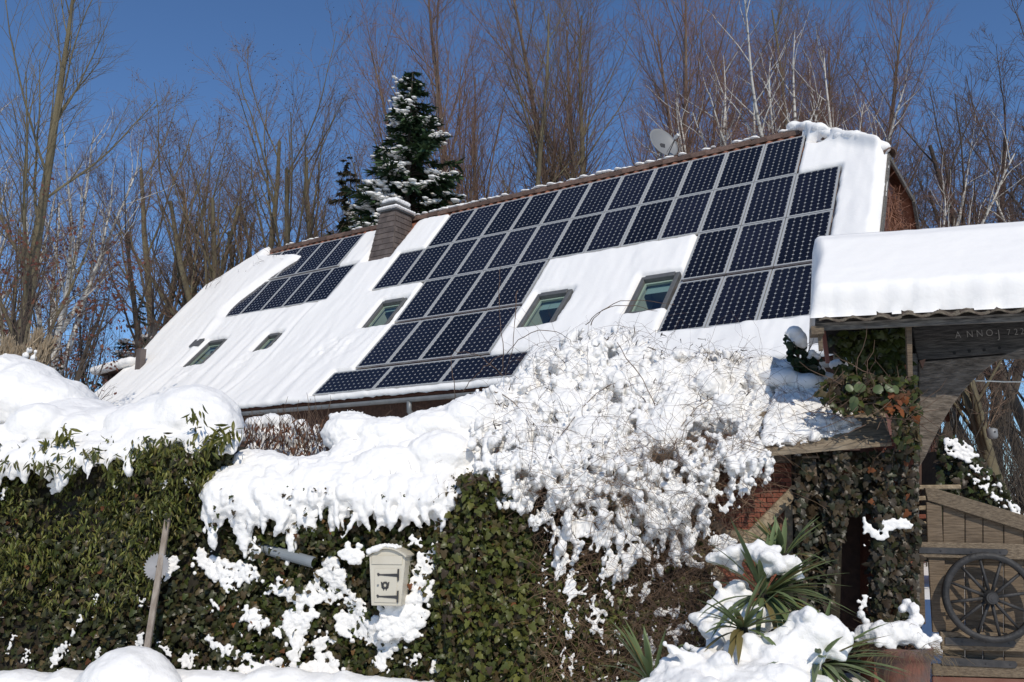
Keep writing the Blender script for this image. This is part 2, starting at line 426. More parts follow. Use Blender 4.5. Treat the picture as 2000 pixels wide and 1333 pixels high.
# --- roof windows: cladding frame, pane, pale lining of the reveal
for wi, (c0, c1, s0, s1) in enumerate(ROOFWIN):
    x0, x1 = P(c0, s0), P(c1, s0); dn = norm(P(c0, s1) - P(c0, s0)); N_ = norm(np.cross(-dn, U)); N_ = N_ if N_[2] > 0 else -N_
    Wd = (c1 - c0) * CW; Ht = np.linalg.norm(P(c0, s1) - P(c0, s0)); f = .085 if wi < 3 else .07
    m = MB(); b0 = x0 - N_ * .02
    m.box(b0, U * f, dn * Ht, N_ * .13); m.box(b0 + U * (Wd - f), U * f, dn * Ht, N_ * .13)
    m.box(b0 + U * f, U * (Wd - 2 * f), dn * (f * 1.5), N_ * .15); m.box(b0 + U * f + dn * (Ht - f), U * (Wd - 2 * f), dn * f, N_ * .11)
    fr = hpart(m.build('roof_window', GREY, bevel=.008))
    iw = Wd - 2 * f; a = b0 + U * f + dn * f * 1.5 + N_ * .07; hh = Ht - f * 2.5
    m = MB(); m.add([a, a + U * iw, a + U * iw + dn * hh, a + dn * hh], [(3, 2, 1, 0)])
    pn = m.build('pane', GLASS)
    m = MB(); t = .03; q = a - N_ * .05     # inner sash rails
    for o_, e1, e2 in ((q, U * t, dn * hh), (q + U * (iw - t), U * t, dn * hh), (q + U * t, U * (iw - 2 * t), dn * t * 1.6), (q + U * t + dn * (hh - t), U * (iw - 2 * t), dn * t)):
        m.box(o_, e1, e2, N_ * .04)
    sash = m.build('sash', LINING)
    m = MB(); dp = .42; q = a - N_ * .06     # reveal: left, right, top, bottom, then the dim room behind
    m.add([q, q + dn * hh, q + dn * hh - N_ * dp, q - N_ * dp - dn * .1], [(0, 1, 2, 3)])
    m.add([q + U * iw, q + U * iw - N_ * dp - dn * .1, q + U * iw + dn * hh - N_ * dp, q + U * iw + dn * hh], [(0, 1, 2, 3)])
    m.add([q, q - N_ * dp - dn * .1, q + U * iw - N_ * dp - dn * .1, q + U * iw], [(0, 1, 2, 3)])
    m.add([q + dn * hh, q + dn * hh + U * iw, q + dn * hh + U * iw - N_ * dp, q + dn * hh - N_ * dp], [(0, 1, 2, 3)])
    lin = m.build('lining', LINING)
    m = MB(); q = a - N_ * (.06 + dp) - dn * .3 - U * .2
    m.box(q, U * (iw + .4), dn * (hh + .6), -N_ * 1.2); rm = m.build('dark_room', ROOMDARK)
    m = MB(); q = a - N_ * .10 + U * t; bh = .24 if wi in (0, 1) else .12     # rolled-down shade at the top
    m.box(q, U * (iw - 2 * t), dn * hh * bh, -N_ * .01); bl_ = m.build('roller_blind', mat('blind', (0.30, 0.40, 0.40), .8))
    for o_ in (pn, sash, lin, rm, bl_):
        o_.parent = fr
import bmesh
# remove room boxes' front so that the reveal opens into them
for o in list(bpy.data.objects):
    if o.name.startswith('dark_room'):
        me = o.data
        bm = bmesh.new(); bm.from_mesh(me); bm.faces.ensure_lookup_table()
        best = max(bm.faces, key=lambda f_: f_.calc_center_median().dot(Vector((-.405, -.64, .65))))
        bmesh.ops.delete(bm, geom=[best], context='FACES_ONLY'); bm.to_mesh(me); bm.free()
# open vent flap beside the far left roof window
m = MB(); a = P(-7.5, 2.86, .18); m.box(a, U * .38, P(-7.5, 2.70) - P(-7.5, 2.86), UP * .03); hpart(m.build('vent_flap', GREY))
# dark vent shaft and the small snowy canopy on the far left end of the roof
m = MB(); a = P(-9.35, 3.50, -.15); m.box(a, U * .20, HD * .16, UP * .98); hpart(m.build('vent_shaft', SLATE))
m = MB(); a = at(190, 734, 23.2); b = at(258, 716, 22.6); CANOPY = (a, b); m.box(a, b - a, HD * 1.2, UP * .06); m.box(a + UP * -.75 + U * .12 + HD * .1, U * .22, HD * .8, UP * .75)
hpart(m.build('side_canopy', DARKWALL))

# --- chimney clad in slates
A = np.array([-3.80, 21.35, 7.45]); B = np.array([-3.04, 20.87, 7.45])
TA, TB = at(743.4, 416.8, 21.62), at(772.8, 410, 21.36); zt = (TA[2] + TB[2]) / 2; TA[2] = TB[2] = zt
TCp, TDp = TB + HD * .62, TA + HD * .62
Cc, Dd = B + HD * 1.15, A + HD * 1.15
m = MB(); m.add([A, B, Cc, Dd, TA, TB, TCp, TDp], [(3, 2, 1, 0), (4, 5, 6, 7), (0, 1, 5, 4), (1, 2, 6, 5), (2, 3, 7, 6), (3, 0, 4, 7)])
chim = hpart(m.build('chimney', SLATE))
def quadpt(q, u, v): return (q[0] * (1 - u) + q[1] * u) * (1 - v) + (q[3] * (1 - u) + q[2] * u) * v
rr = random.Random(4); rows = 11
for q in ((A, B, TB, TA), (B, Cc, TCp, TB)):
    n_ = norm(np.cross(q[1] - q[0], q[3] - q[0]))
    for i in range(rows):
        cuts = [0, *sorted([(k + (.5 if i % 2 else 0) + rr.uniform(-.06, .06)) / 3 for k in range(1 - (i % 2), 3)]), 1]
        for u0, u1 in zip(cuts[:-1], cuts[1:]):
            g = .006; v0, v1 = i / rows, (i + 1.12) / rows if i < rows - 1 else 1
            m = MB(); pts = [quadpt(q, u0 + g, v0), quadpt(q, u1 - g, v0), quadpt(q, u1 - g, v1), quadpt(q, u0 + g, v1)]
            V = [pts[0] + n_ * .026, pts[1] + n_ * .026, pts[2] + n_ * .008, pts[3] + n_ * .008, pts[0] + n_ * .002, pts[1] + n_ * .002, pts[2] - n_ * .002, pts[3] - n_ * .002]
            m.add(V, [(0, 1, 2, 3), (4, 5, 1, 0), (5, 6, 2, 1), (7, 4, 0, 3)])
            o = m.build('slate', SLATE); o.parent = chim
m = MB(); e = .06
m.box(TA - U * e - HD * e, (TB - TA) * (1 + 2 * e / np.linalg.norm(TB - TA)), HD * (.62 + 2 * e), UP * .06)
k0 = TA + U * .06 + HD * .06 + UP * .061
for dx, dy in ((0, 0), (.3, 0), (0, .42), (.3, .42)): m.box(k0 + U * dx + HD * dy, U * .07, HD * .07, UP * .14)
m.box(TA - U * .02 - HD * .02 + UP * .2, U * .52, HD * .66, UP * .05)
o = m.build('chimney_cap', GREY); o.parent = chim

# ================================================================== SOLAR PANELS
PW, PH = 0.797, 1.553
def panel_meshes(w, h, nx, ny, key):
    fr = .032; t = .04
    m = MB(); m.box((0, 0, 0), (w, 0, 0), (0, -fr, 0), (0, 0, t)); m.box((0, -h + fr, 0), (w, 0, 0), (0, -fr, 0), (0, 0, t))
    m.box((0, -fr, 0), (fr, 0, 0), (0, -h + 2 * fr, 0), (0, 0, t)); m.box((w - fr, -fr, 0), (fr, 0, 0), (0, -h + 2 * fr, 0), (0, 0, t))
    me1 = bpy.data.meshes.new('frame'); me1.from_pydata(np.concatenate(m.v).tolist(), [], m.f4); me1.materials.append(SILVER)
    z = t - .010
    me2 = mesh_np('backsheet', np.array([(fr, -fr, z), (w - fr, -fr, z), (w - fr, -h + fr, z), (fr, -h + fr, z)]), np.array([(3, 2, 1, 0)]), BACKSHEET)
    V = []; F4 = []; gx = (w - 2 * fr - .012) / nx; gy = (h - 2 * fr - .012) / ny; g = .0015; ch = min(gx, gy) * .185
    for i in range(nx):
        for j in range(ny):
            x0 = fr + .006 + i * gx + g; x1 = x0 + gx - 2 * g; y0 = -fr - .006 - j * gy - g; y1 = y0 - gy + 2 * g; b = len(V)
            for (x, y) in ((x0 + ch, y1), (x1 - ch, y1), (x1, y1 + ch), (x1, y0 - ch), (x1 - ch, y0), (x0 + ch, y0), (x0, y0 - ch), (x0, y1 + ch)): V.append((x, y, z + .004))
            F4 += [(b, b + 1, b + 2, b + 7), (b + 7, b + 2, b + 3, b + 6), (b + 6, b + 3, b + 4, b + 5)]
    me3 = mesh_np('cells', np.array(V), np.array(F4), CELL)
    return me1, me2, me3
PM = panel_meshes(PW, PH, 6, 12, 'p'); LM = panel_meshes(PH, PW, 12, 6, 'l')
ORD = ['first', 'second', 'third', 'fourth', 'fifth', 'sixth', 'seventh', 'eighth', 'ninth', 'tenth', 'eleventh', 'twelfth', 'thirteenth']
def solar(c, s, label, meshes=PM, tilt=0.0):
    t = empty('solar_panel', label, 'solar panel', group='solar panels on the farmhouse roof')
    t.matrix_world = roofmat(c, s + .004, .075, s + .3) @ Matrix.Rotation(tilt, 4, 'X')
    f = obj('frame', meshes[0], t); b = obj('backsheet', meshes[1], t); k = obj('cells', meshes[2], t); k['kind'] = 'stuff'
    return t
dcw = (CW - PW) / 2 / CW
for c in range(11): solar(c + dcw, 0, f'solar panel, {ORD[c]} from the left in the top row under the ridge')
for c in range(-1, 12): solar(c + dcw, 1, f'solar panel, {ORD[c + 1]} from the left in the long second row')
for s_ in (2, 3):
    nm = 'third' if s_ == 2 else 'fourth'
    for c in range(1, 5): solar(c + dcw, s_, f'solar panel, {ORD[c - 1]} from the left in the {nm} row of the middle block')
    for c in range(9, 12): solar(c + dcw, s_, f'solar panel, {ORD[c - 9]} from the left in the {nm} row of the right block')
for i in range(3): solar(.40 + i * 1.915, 4.05, ['sideways solar panel above the gutter, its left end under snow', 'sideways solar panel in the middle above the gutter', 'sideways solar panel above the gutter next to the snowy bush'][i], LM)
for i in range(5): solar(-3.64 - .98 * (i + 1) + .01, 0.0, f'solar panel in the upper row left of the chimney, {ORD[i]} from the chimney')
for i in range(5): solar(-2.76 - .975 * (i + 1) + .01, 1.04, f'solar panel in the lower row left of the chimney, {ORD[i]} from the right')

# ================================================================== SNOW ON THE HOUSE ROOF
dc_, ds_ = .055, .028
cc = np.arange(CL - .12, CR + .16, dc_); ss = np.arange(S0, 4.67 + .05, ds_)
Cg, Sg = np.meshgrid(cc, ss)
wob = (fbm(Cg * 3.1, Sg * 5.3, 11) - .47) * .16; wob2 = (fbm(Cg * 9, Sg * 17, 15, 3) - .44) * .05
def rect_sd(c0, c1, s0, s1):   # signed distance in metres, positive outside
    dx = np.maximum(c0 - Cg, Cg - c1) * CW; dy = np.maximum(s0 - Sg, Sg - s1) * RH
    return np.where((dx > 0) & (dy > 0), np.hypot(dx, dy), np.maximum(dx, dy))
sdp = np.full(Cg.shape, 9.0)
for r_ in ((0, 11, -.005, 1), (-1, 12, 1, 2), (1, 5, 2, 4.03), (9, 12, 2, 3.96), (.42, 6.12, 4.04, 4.575)): sdp = np.minimum(sdp, rect_sd(*r_))
sdp2 = rect_sd(-3.64 - 4.9, -3.64, 0, 1.02); sdp2 = np.minimum(sdp2, rect_sd(-7.7, -2.76, 1.02, 2.02))
edge_c = np.interp(Sg, [-.2, .12, .30, .36, .5, .62, 0.9, 1.3, 1.55, 1.8, 2.05, 2.2], [-8.3, -8.2, -6.75, -6.1, -6.1, -6.35, -6.72, -7.05, -7.3, -7.35, -7.25, -7.0])
sdp2 = np.maximum(sdp2, (edge_c - Cg) * CW)
sdw = np.full(Cg.shape, 9.0)
for c0, c1, s0, s1 in ROOFWIN: sdw = np.minimum(sdw, rect_sd(c0 - .01, c1 + .01, s0 - .01, s1 - .05))
ridge_strip = np.where((Cg > -3.2) & (Cg < 10.9) | (Cg < -3.2) & (Cg > -8.5), -.022 - Sg + .02 * np.sin(Cg * 2.1) + (fbm(Cg * 2.2, Sg * 0, 5) - .5) * .05, -9.0) * RH
bare = np.maximum(1.0 - np.hypot((Cg - 11.35) / .45, (Sg - .22) / .12), 0)
h = .145 + .05 * (fbm(Cg * 1.1, Sg * 1.2, 21) - .5) + .03 * (fbm(Cg * 6, Sg * 2.2, 31) - .5)
h += .02 * (fbm(Cg * 4 + Sg * 2.0, Sg * .8, 41) - .5) * smooth(2.2, 3.4, Sg)
# slide marks below the windows and down the left part
for c0, wd, s0, dp_ in ((-4.4, .16, 1.9, .05), (-3.9, .22, 2.2, .04), (-5.2, .2, 2.4, .04), (-3.0, .12, 1.7, .045), (-6.6, .18, 3.3, .05), (-1.5, .16, 2.6, .03), (-.6, .25, 3.0, .05), (-7.6, .15, 1.9, .05), (2.6, 0.1, 4.6, .02)):
    ctr = c0 + .10 * np.sin(Sg * 3 + c0) + .12 * (Sg - s0) * math.sin(c0 * 3)
    h += .6 * dp_ * (np.exp(-((Cg - ctr - wd) / wd) ** 2) - np.exp(-((Cg - ctr) / wd) ** 2)) * smooth(s0, s0 + .5, Sg)
rough = np.exp(-((Cg + .5) / .9) ** 2 - ((Sg - 3.45) / .35) ** 2) + .8 * np.exp(-((Cg + 6.2) / .6) ** 2 - ((Sg - 3.6) / .25) ** 2) + .8 * np.exp(-((Cg + 3.9) / .5) ** 2 - ((Sg - 3.5) / .3) ** 2)
h += rough * .12 * (fbm(Cg * 9, Sg * 14, 51) - .45)
tongue = smooth(.02, .35, -(Cg - edge_c) * CW) * (Cg < -6) * (1 - smooth(1.9, 3.3, Sg)); h += .10 * tongue
msk = smooth(.0, .07, sdp + wob * .28 + wob2 * .6) * smooth(.0, .10, sdp2 + wob * .35) * smooth(.0, .12, sdw + wob * .35 + wob2) * smooth(0, .10, -ridge_strip + wob * .2)
msk *= smooth(.0, .14, (CR - .06 - Cg) * CW + wob * .55 + wob2 * .8) * smooth(0, .16, (4.72 - Sg) * RH + wob2) * smooth(.0, .14, (Cg - CL + .06) * CW + wob * .3)
msk *= 1 - smooth(.15, .5, bare + wob)
msk *= smooth(0.0, .10, rect_sd(-2.46, -1.38, -.3, 1.03) + wob2)
hm = np.where(Cg > 10.9, S0 + (Cg - 10.9) / 2.1 * (.84 - S0), np.where(Cg < -8.6, S0 + (-8.6 - Cg) / 1.7 * (.9 - S0), -.5))
h += .16 * np.exp(-((Sg - hm) / .12) ** 2) * (Cg > 11.0) + .05 * smooth(12.0, 12.8, Cg)
msk *= smooth(-.05, .04, (Sg - hm) * RH + .03)
h = np.maximum(h * np.sqrt(np.clip(msk, 0, 1)), 0)
Vs = roofpt(Cg, np.clip(Sg, S0, 4.72), h + .004)
ny, nx = Cg.shape
ii = (np.arange(ny - 1)[:, None] * nx + np.arange(nx - 1)[None]); keep = np.maximum.reduce([h[:-1, :-1], h[1:, :-1], h[:-1, 1:], h[1:, 1:]]) > .004
ii = ii[keep]
o = obj('roof_snow', mesh_np('roof_snow', Vs.reshape(-1, 3), np.stack([ii, ii + nx, ii + nx + 1, ii + 1], -1), ROOFSNOW, True))
tag(o, 'deep snow blanket lying on the farmhouse roof around the panels', 'snow', kind='stuff')

rc, rrad = [], []
rg_ = np.random.default_rng(77); u = 0.0; Lr = np.linalg.norm(RR - RL)
while u < Lr:
    fr_ = u / Lr; dens = .35 if fr_ < .28 else .95 if fr_ < .72 else .6
    if rg_.random() < dens:
        for k_ in range(5):
            rc.append(RL + U * (u + rg_.uniform(0, .30)) + UP * .118 - HD * rg_.uniform(-.05, .08)); rrad.append(np.array([.085, .085, .032]) * rg_.uniform(.7, 1.3))
    u += .335
dh_ = norm(hr - RR)
for v in np.linspace(-.35, np.linalg.norm(hr - RR) - .16, 46):
    for k_ in range(3): rc.append(RR + dh_ * v + UP * (.10 + .05 * math.sin(v * 5)) + HD * rg_.uniform(-.16, .06)); rrad.append(np.array([.14, .14, .10]) * rg_.uniform(.75, 1.15))
RIDGE_SNOW = (rc, np.array(rrad))
# dish on the ridge
t = empty('satellite_dish', 'grey satellite dish on the roof ridge', 'satellite dish', tuple(at(1297, 318, 18.6)))
Yd = 18.55; cen = at(1297, 278, Yd); k = Yd / FOC
dn_ = norm(np.array([.42, -.86, .36])); dx = norm(np.cross(np.array([0, 0, 1.]), dn_)); dy = np.cross(dn_, dx)
rr_, V, F, nr, na = .385, [], [], 8, 40
for i in range(nr + 1):
    q = i / nr
    for j in range(na):
        a = 2 * math.pi * j / na; V.append(cen + (dx * math.cos(a) * rr_ * .98 + dy * math.sin(a) * rr_ * 1.08) * q + dn_ * (.09 * (q * q - 1)))
V2 = [v - dn_ * .012 for v in V]; n0 = len(V)
for i in range(nr):
    for j in range(na):
        a, b = i * na + j, i * na + (j + 1) % na; F += [(a, a + na, b + na, b), (n0 + a, n0 + b, n0 + b + na, n0 + a + na)]
b = nr * na
F += [(b + j, n0 + b + j, n0 + b + (j + 1) % na, b + (j + 1) % na) for j in range(na)]
ti = Matrix.Translation(-t.location)
def kid(o, par): o.parent = par; o.matrix_parent_inverse = Matrix.Translation(-Vector(par.location)); return o
kid(obj('reflector', mesh_np('reflector', np.array(V + V2), np.array(F), DISH, True)), t)
low = cen - dy * rr_ * 1.02 - dn_ * .01; lnb = cen + dn_ * .36 - dy * .16 + dx * .05
kid(MB().tube([low, low + (lnb - low) * .6, lnb], .012, 6).build('feed_arm', IRON), t)
kid(MB().tube([cen - dy * .3 - dn_ * .02, lnb], .006, 5).build('feed_strut', IRON), t)
kid(MB().tube([lnb - dn_ * .05, lnb + dn_ * .08], .038, 10).build('feed_horn', mat('feed_white', (.6, .6, .58), .5)), t)
mb = np.array(P(7.0, -.13)) + HD * .05
mb = at(1290, 324, Yd + .1)
kid(MB().tube([mb - UP * .5, mb + UP * .1, cen - dn_ * .12 - UP * .1], .024, 8).build('mast', ZINC), t)
kid(MB().box(cen - dn_ * .15 - dx * .06 - UP * .16, dx * .12, dn_ * .10, UP * .16).build('bracket', IRON), t)

# ================================================================== SNOW, LEAF AND TWIG BUILDERS
bm_ = bmesh.new(); bmesh.ops.create_icosphere(bm_, subdivisions=2, radius=1); bm_.verts.ensure_lookup_table()
ICO_V = np.array([v.co[:] for v in bm_.verts]); ICO_F = np.array([[v.index for v in f.verts] for f in bm_.faces]); bm_.free()
bm_ = bmesh.new(); bmesh.ops.create_icosphere(bm_, subdivisions=1, radius=1); bm_.verts.ensure_lookup_table()
IC1_V = np.array([v.co[:] for v in bm_.verts]); IC1_F = np.array([[v.index for v in f.verts] for f in bm_.faces]); bm_.free()
TEXN = 0
def snow_mass(name, label, C_, R_, voxel, disp=.03, dscale=.1, smooth_=3, parent=None, mat_=None, fine=0.0):
    """Snow heaped from many rounded lumps that are fused into one surface."""
    global TEXN
    C_ = np.asarray(C_, float); R_ = np.asarray(R_, float)
    if R_.ndim == 1: R_ = np.stack([R_, R_, R_], 1)
    big = R_.max(1) > (.09 if len(C_) > 1200 else 0); Vl_, Fl_, n_ = [], [], 0
    for sel, iv, jf in ((big, ICO_V, ICO_F), (~big, IC1_V, IC1_F)):
        if sel.any():
            Vl_.append((C_[sel][:, None] + iv[None] * R_[sel][:, None]).reshape(-1, 3))
            Fl_.append((jf[None] + (np.arange(sel.sum()) * len(iv))[:, None, None]).reshape(-1, 3) + n_); n_ += len(Vl_[-1])
    V, F = np.concatenate(Vl_), np.concatenate(Fl_)
    o = obj(name, mesh_np(name, V, F, mat_ or SNOW, True), parent)
    m_ = o.modifiers.new('fuse', 'REMESH'); m_.mode = 'VOXEL'; m_.voxel_size = voxel; m_.use_smooth_shade = True
    if smooth_: q = o.modifiers.new('soften', 'SMOOTH'); q.iterations = smooth_; q.factor = .5
    for st, sc in ((disp, dscale), (fine, dscale * .3)):
        if st:
            tx = bpy.data.textures.new('lumps%d' % TEXN, 'CLOUDS'); TEXN += 1; tx.noise_scale = sc; tx.noise_depth = 3
            d = o.modifiers.new('lumps', 'DISPLACE'); d.texture = tx; d.strength = st; d.mid_level = .5; d.texture_coords = 'GLOBAL'
    if not parent: tag(o, label, 'snow', kind='stuff')
    else: o['kind'] = 'stuff'
    return o

def inpoly(pts, poly):
    x, y = pts[:, 0], pts[:, 1]; p = np.asarray(poly, float); q = np.roll(p, -1, 0); c = np.zeros(len(x), bool)
    for (x0, y0), (x1, y1) in zip(p, q):
        if y0 != y1: c ^= ((y0 > y) != (y1 > y)) & (x < (x1 - x0) * (y - y0) / (y1 - y0) + x0)
    return c
def polydist(pts, poly):
    p = np.asarray(poly, float); q = np.roll(p, -1, 0); d = np.full(len(pts), 1e9)
    for a, b in zip(p, q):
        ab = b - a; t_ = np.clip(((pts - a) @ ab) / (ab @ ab), 0, 1); d = np.minimum(d, np.linalg.norm(pts - a - t_[:, None] * ab, axis=1))
    return d
def fill(poly, n, rng=RNG, margin=0):
    p = np.asarray(poly, float); lo, hi = p.min(0), p.max(0); out = np.zeros((0, 2))
    while len(out) < n:
        c = rng.uniform(lo, hi, (n * 3, 2)); c = c[inpoly(c, poly)]
        if margin: c = c[polydist(c, poly) > margin]
        out = np.concatenate([out, c])
    return out[:n]

snow_mass('ridge_snow', 'small caps of snow along the ridge tiles and over the right hip', RIDGE_SNOW[0], RIDGE_SNOW[1], .024, .02, .1, 2)

# The garden wall runs almost straight across the view, a little nearer on the right.
WN = norm(np.array([.06, 1.0, 0])); W0 = np.array([0, 6.55, 0.])
def wallp(px, py, off=0.0):
    """Points of the garden wall's face (off metres in front of it) seen at pixels px, py."""
    px, py, off = np.broadcast_arrays(np.asarray(px, float), np.asarray(py, float), np.asarray(off, float))
    x = (px - 1000) / FOC; y = -(py - 666.5) / FOC; c, s = math.cos(TILT), math.sin(TILT)
    d = np.stack([x, c - s * y, s + c * y], -1)
    t_ = ((W0 - CAM) @ WN - off) / (d @ WN)
    return CAM + d * t_[..., None]
PXM = 6.5 / FOC     # metres per photograph pixel at the wall
def relief(px, py): return .065 * np.sin(px * .021 + py * .008) + .05 * np.sin(px * .008 - py * .017 + 1.3) + .035 * np.sin(px * .05 + 2) * np.sin(py * .043)

def ivy_template(k=0):
    o_ = np.array([(0, 0, 0), (.28, -.16, .0), (.52, .10, -.06), (.30, .30, .02), (.34, .56, -.04), (0, 1.0, -.10), (-.34, .56, -.04), (-.30, .30, .02), (-.52, .10, -.06), (-.28, -.16, .0), (0, .38, .08)])
    o_[:, :2] *= .92
    return o_, np.array([(10, i, (i + 1) % 10) for i in range(10)])
def lance_template(k=0):
    o_ = np.array([(0, 0, 0), (.10, .25, .015), (.135, .5, -.01), (.075, .8, -.09), (0, 1.05, -.20), (-.075, .8, -.09), (-.135, .5, -.01), (-.10, .25, .015), (0, .25, .045), (0, .5, .035), (0, .8, -.05)])
    return o_, np.array([(0, 1, 8), (1, 2, 9), (1, 9, 8), (2, 3, 10), (2, 10, 9), (3, 4, 10), (0, 8, 7), (7, 8, 9), (7, 9, 6), (6, 9, 10), (6, 10, 5), (5, 10, 4)])
def round_template(k=0):
    a = np.linspace(0, 2 * np.pi, 9)[:-1]; o_ = np.concatenate([[(0, .45, .06)], np.stack([np.sin(a) * .42, .45 - np.cos(a) * .5, -.06 * np.abs(np.sin(a))], 1)])
    return o_, np.array([(0, 1 + i, 1 + (i + 1) % 8) for i in range(8)])
TEMPL = dict(ivy_leaf=ivy_template(), long_leaf=lance_template(), round_leaf=round_template())
GREENS = np.array([(.040, .052, .012), (.058, .070, .016), (.088, .098, .024), (.034, .038, .012), (.12, .122, .030), (.066, .054, .020)])
BROWNS = np.array([(.068, .050, .026), (.052, .036, .020), (.038, .040, .016), (.09, .068, .030), (.16, .065, .022), (.042, .044, .018)])
def leaf_frames(n, out, droop=.55, spread=.55, rng=RNG):
    """n rotation matrices (columns x, y, z): z faces roughly out, y (the tip) hangs down."""
    z = out + rng.normal(size=(n, 3)) * spread + np.array([0, 0, .25]); z /= np.linalg.norm(z, axis=1, keepdims=True)
    y = rng.normal(size=(n, 3)) * .6 + np.array([0, 0, -droop * 1.6]); y -= z * (y * z).sum(1, keepdims=True); y /= np.linalg.norm(y, axis=1, keepdims=True)
    x = np.cross(y, z); return np.stack([x, y, z], -1)
LEAFCACHE = {}
def leaves(parent, kind, Pp, size, cols, out=None, droop=.55, spread=.55, single=300, rng=RNG, mt=None, stuffname='foliage'):
    """Leaves at points Pp: the largest/nearest 'single' ones are objects of their own, the rest one joined part."""
    mt = mt or LEAF; n = len(Pp); out = -WN if out is None else out
    Vt, Ft = TEMPL[kind]; M = leaf_frames(n, out, droop, spread, rng); s_ = rng.uniform(size[0], size[1], n)
    ci = rng.integers(0, len(cols), n); order = np.argsort(-s_); s_ = s_[order]; Pp = Pp[order]; M = M[order]; ci = ci[order]
    k = min(single, n)
    for i in range(k):
        key = (kind, tuple(cols[ci[i]]), mt.name)
        if key not in LEAFCACHE: LEAFCACHE[key] = mesh_np(kind, Vt, Ft, mt, False, np.tile(cols[ci[i]], (len(Vt), 1)))
        o = bpy.data.objects.new(kind, LEAFCACHE[key]); C.objects.link(o)
        mw = Matrix.Identity(4)
        for a in range(3):
            for b in range(3): mw[a][b] = M[i, a, b] * s_[i]
            mw[a][3] = Pp[i, a] - parent.location[a]
        o.matrix_basis = mw; o.parent = parent
    if n > k:
        M2, s2, P2, c2 = M[k:], s_[k:], Pp[k:], cols[ci[k:]] * rng.uniform(.7, 1.35, (n - k, 1))
        V = (np.einsum('nab,kb->nka', M2, Vt) * s2[:, None, None] + P2[:, None]).reshape(-1, 3)
        F = (Ft[None] + (np.arange(n - k) * len(Vt))[:, None, None]).reshape(-1, 3)
        o = obj(stuffname, mesh_np(stuffname, V, F, mt, False, np.repeat(c2, len(Vt), 0)), parent)
        o.location = -parent.location; o['kind'] = 'stuff'
def twigs(name, parent, Pp, D, L, r, mt=TWIG, npt=5, wig=.25, sag=0.0, m=3, rng=RNG, kind='stuff'):
    """Thin crooked stems from points Pp along D."""
    B = len(Pp); D = D / np.linalg.norm(D, axis=1, keepdims=True); L = np.broadcast_to(L, (B,)); r = np.broadcast_to(r, (B,))
    Q = np.empty((B, npt, 3)); Q[:, 0] = Pp
    for i in range(1, npt):
        D = D + rng.normal(size=(B, 3)) * wig + np.array([0, 0, -sag]); D /= np.linalg.norm(D, axis=1, keepdims=True)
        Q[:, i] = Q[:, i - 1] + D * (L / (npt - 1))[:, None]
    V, F = tube_arrays(Q, r[:, None] * np.linspace(1, .45, npt)[None], m)
    o = obj(name, mesh_np(name, V, F, mt), parent)
    if parent: o.location = -parent.location
    if kind: o['kind'] = kind
    return o

def wall_body(name, poly, off, thick, mt, parent, step=26):
    """Solid core behind the leaves: a closed slab with the outline poly on the wall's face."""
    pts = [wallp(x, y, off) for x, y in poly]
    o = MB().prism(pts, WN * thick).build(name, mt, parent); o.location = -parent.location; return o

# ================================================================== GARDEN WALL WITH IVY, HEDGE
hedge = empty('evergreen_hedge', 'tall evergreen hedge of long narrow leaves with dark ivy at its foot', 'hedge', tuple(wallp(200, 1310)))
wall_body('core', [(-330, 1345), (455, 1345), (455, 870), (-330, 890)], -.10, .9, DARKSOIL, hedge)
q = fill([(-340, 885), (440, 855), (452, 930), (420, 1020), (330, 1050), (300, 1190), (-340, 1190)], 2450)
q = q[RNG.random(len(q)) < np.clip(1.25 - (q[:, 1] - 1000) / 240, .10, 1) * np.clip(1.1 - (q[:, 0] - 330) / 140, .2, 1) * (.35 + .65 * (fbm(q[:, 0] / 45, q[:, 1] / 60, 91) > .42))]
tq = np.repeat(q, 8, 0); tq = tq + RNG.normal(size=tq.shape) * np.array([7, 8]); tof = np.repeat(RNG.uniform(-.14, .10, len(q)), 8) + RNG.uniform(-.03, .03, len(tq))
HCOL = np.array([(.058, .070, .014), (.085, .098, .022), (.115, .122, .028), (.14, .14, .036), (.038, .046, .012), (.105, .092, .026), (.066, .062, .018)])
leaves(hedge, 'long_leaf', wallp(tq[:, 0], tq[:, 1], .02 + 1.3 * relief(*tq.T) + tof), (.030, .068), HCOL * 1.3, droop=.85, spread=.9, single=300)
q = fill([(-340, 930), (452, 880), (470, 1340), (-340, 1345)], 8800)
q = q[RNG.random(len(q)) < np.clip(.45 + (q[:, 1] - 930) / 260 + (q[:, 0] - 250) / 300, .35, 1)]
leaves(hedge, 'ivy_leaf', wallp(q[:, 0], q[:, 1], .0 + relief(*q.T) + RNG.uniform(-.06, .05, len(q))), (.042, .068), np.concatenate([BROWNS[[1, 2, 2, 3, 5, 5]], GREENS[[0, 3]]]) * 1.1, spread=.6, single=100)
q = fill([(0, 950), (440, 900), (450, 1310), (0, 1310)], 40)
q = q[:16]
leaves(hedge, 'ivy_leaf', wallp(q[:, 0], q[:, 1], .07 + relief(*q.T)), (.03, .055), np.array([(.20, .08, .03), (.15, .06, .025), (.22, .14, .03), (.13, .05, .02)]), single=0, mt=DRYLEAF, stuffname='dead_leaves')

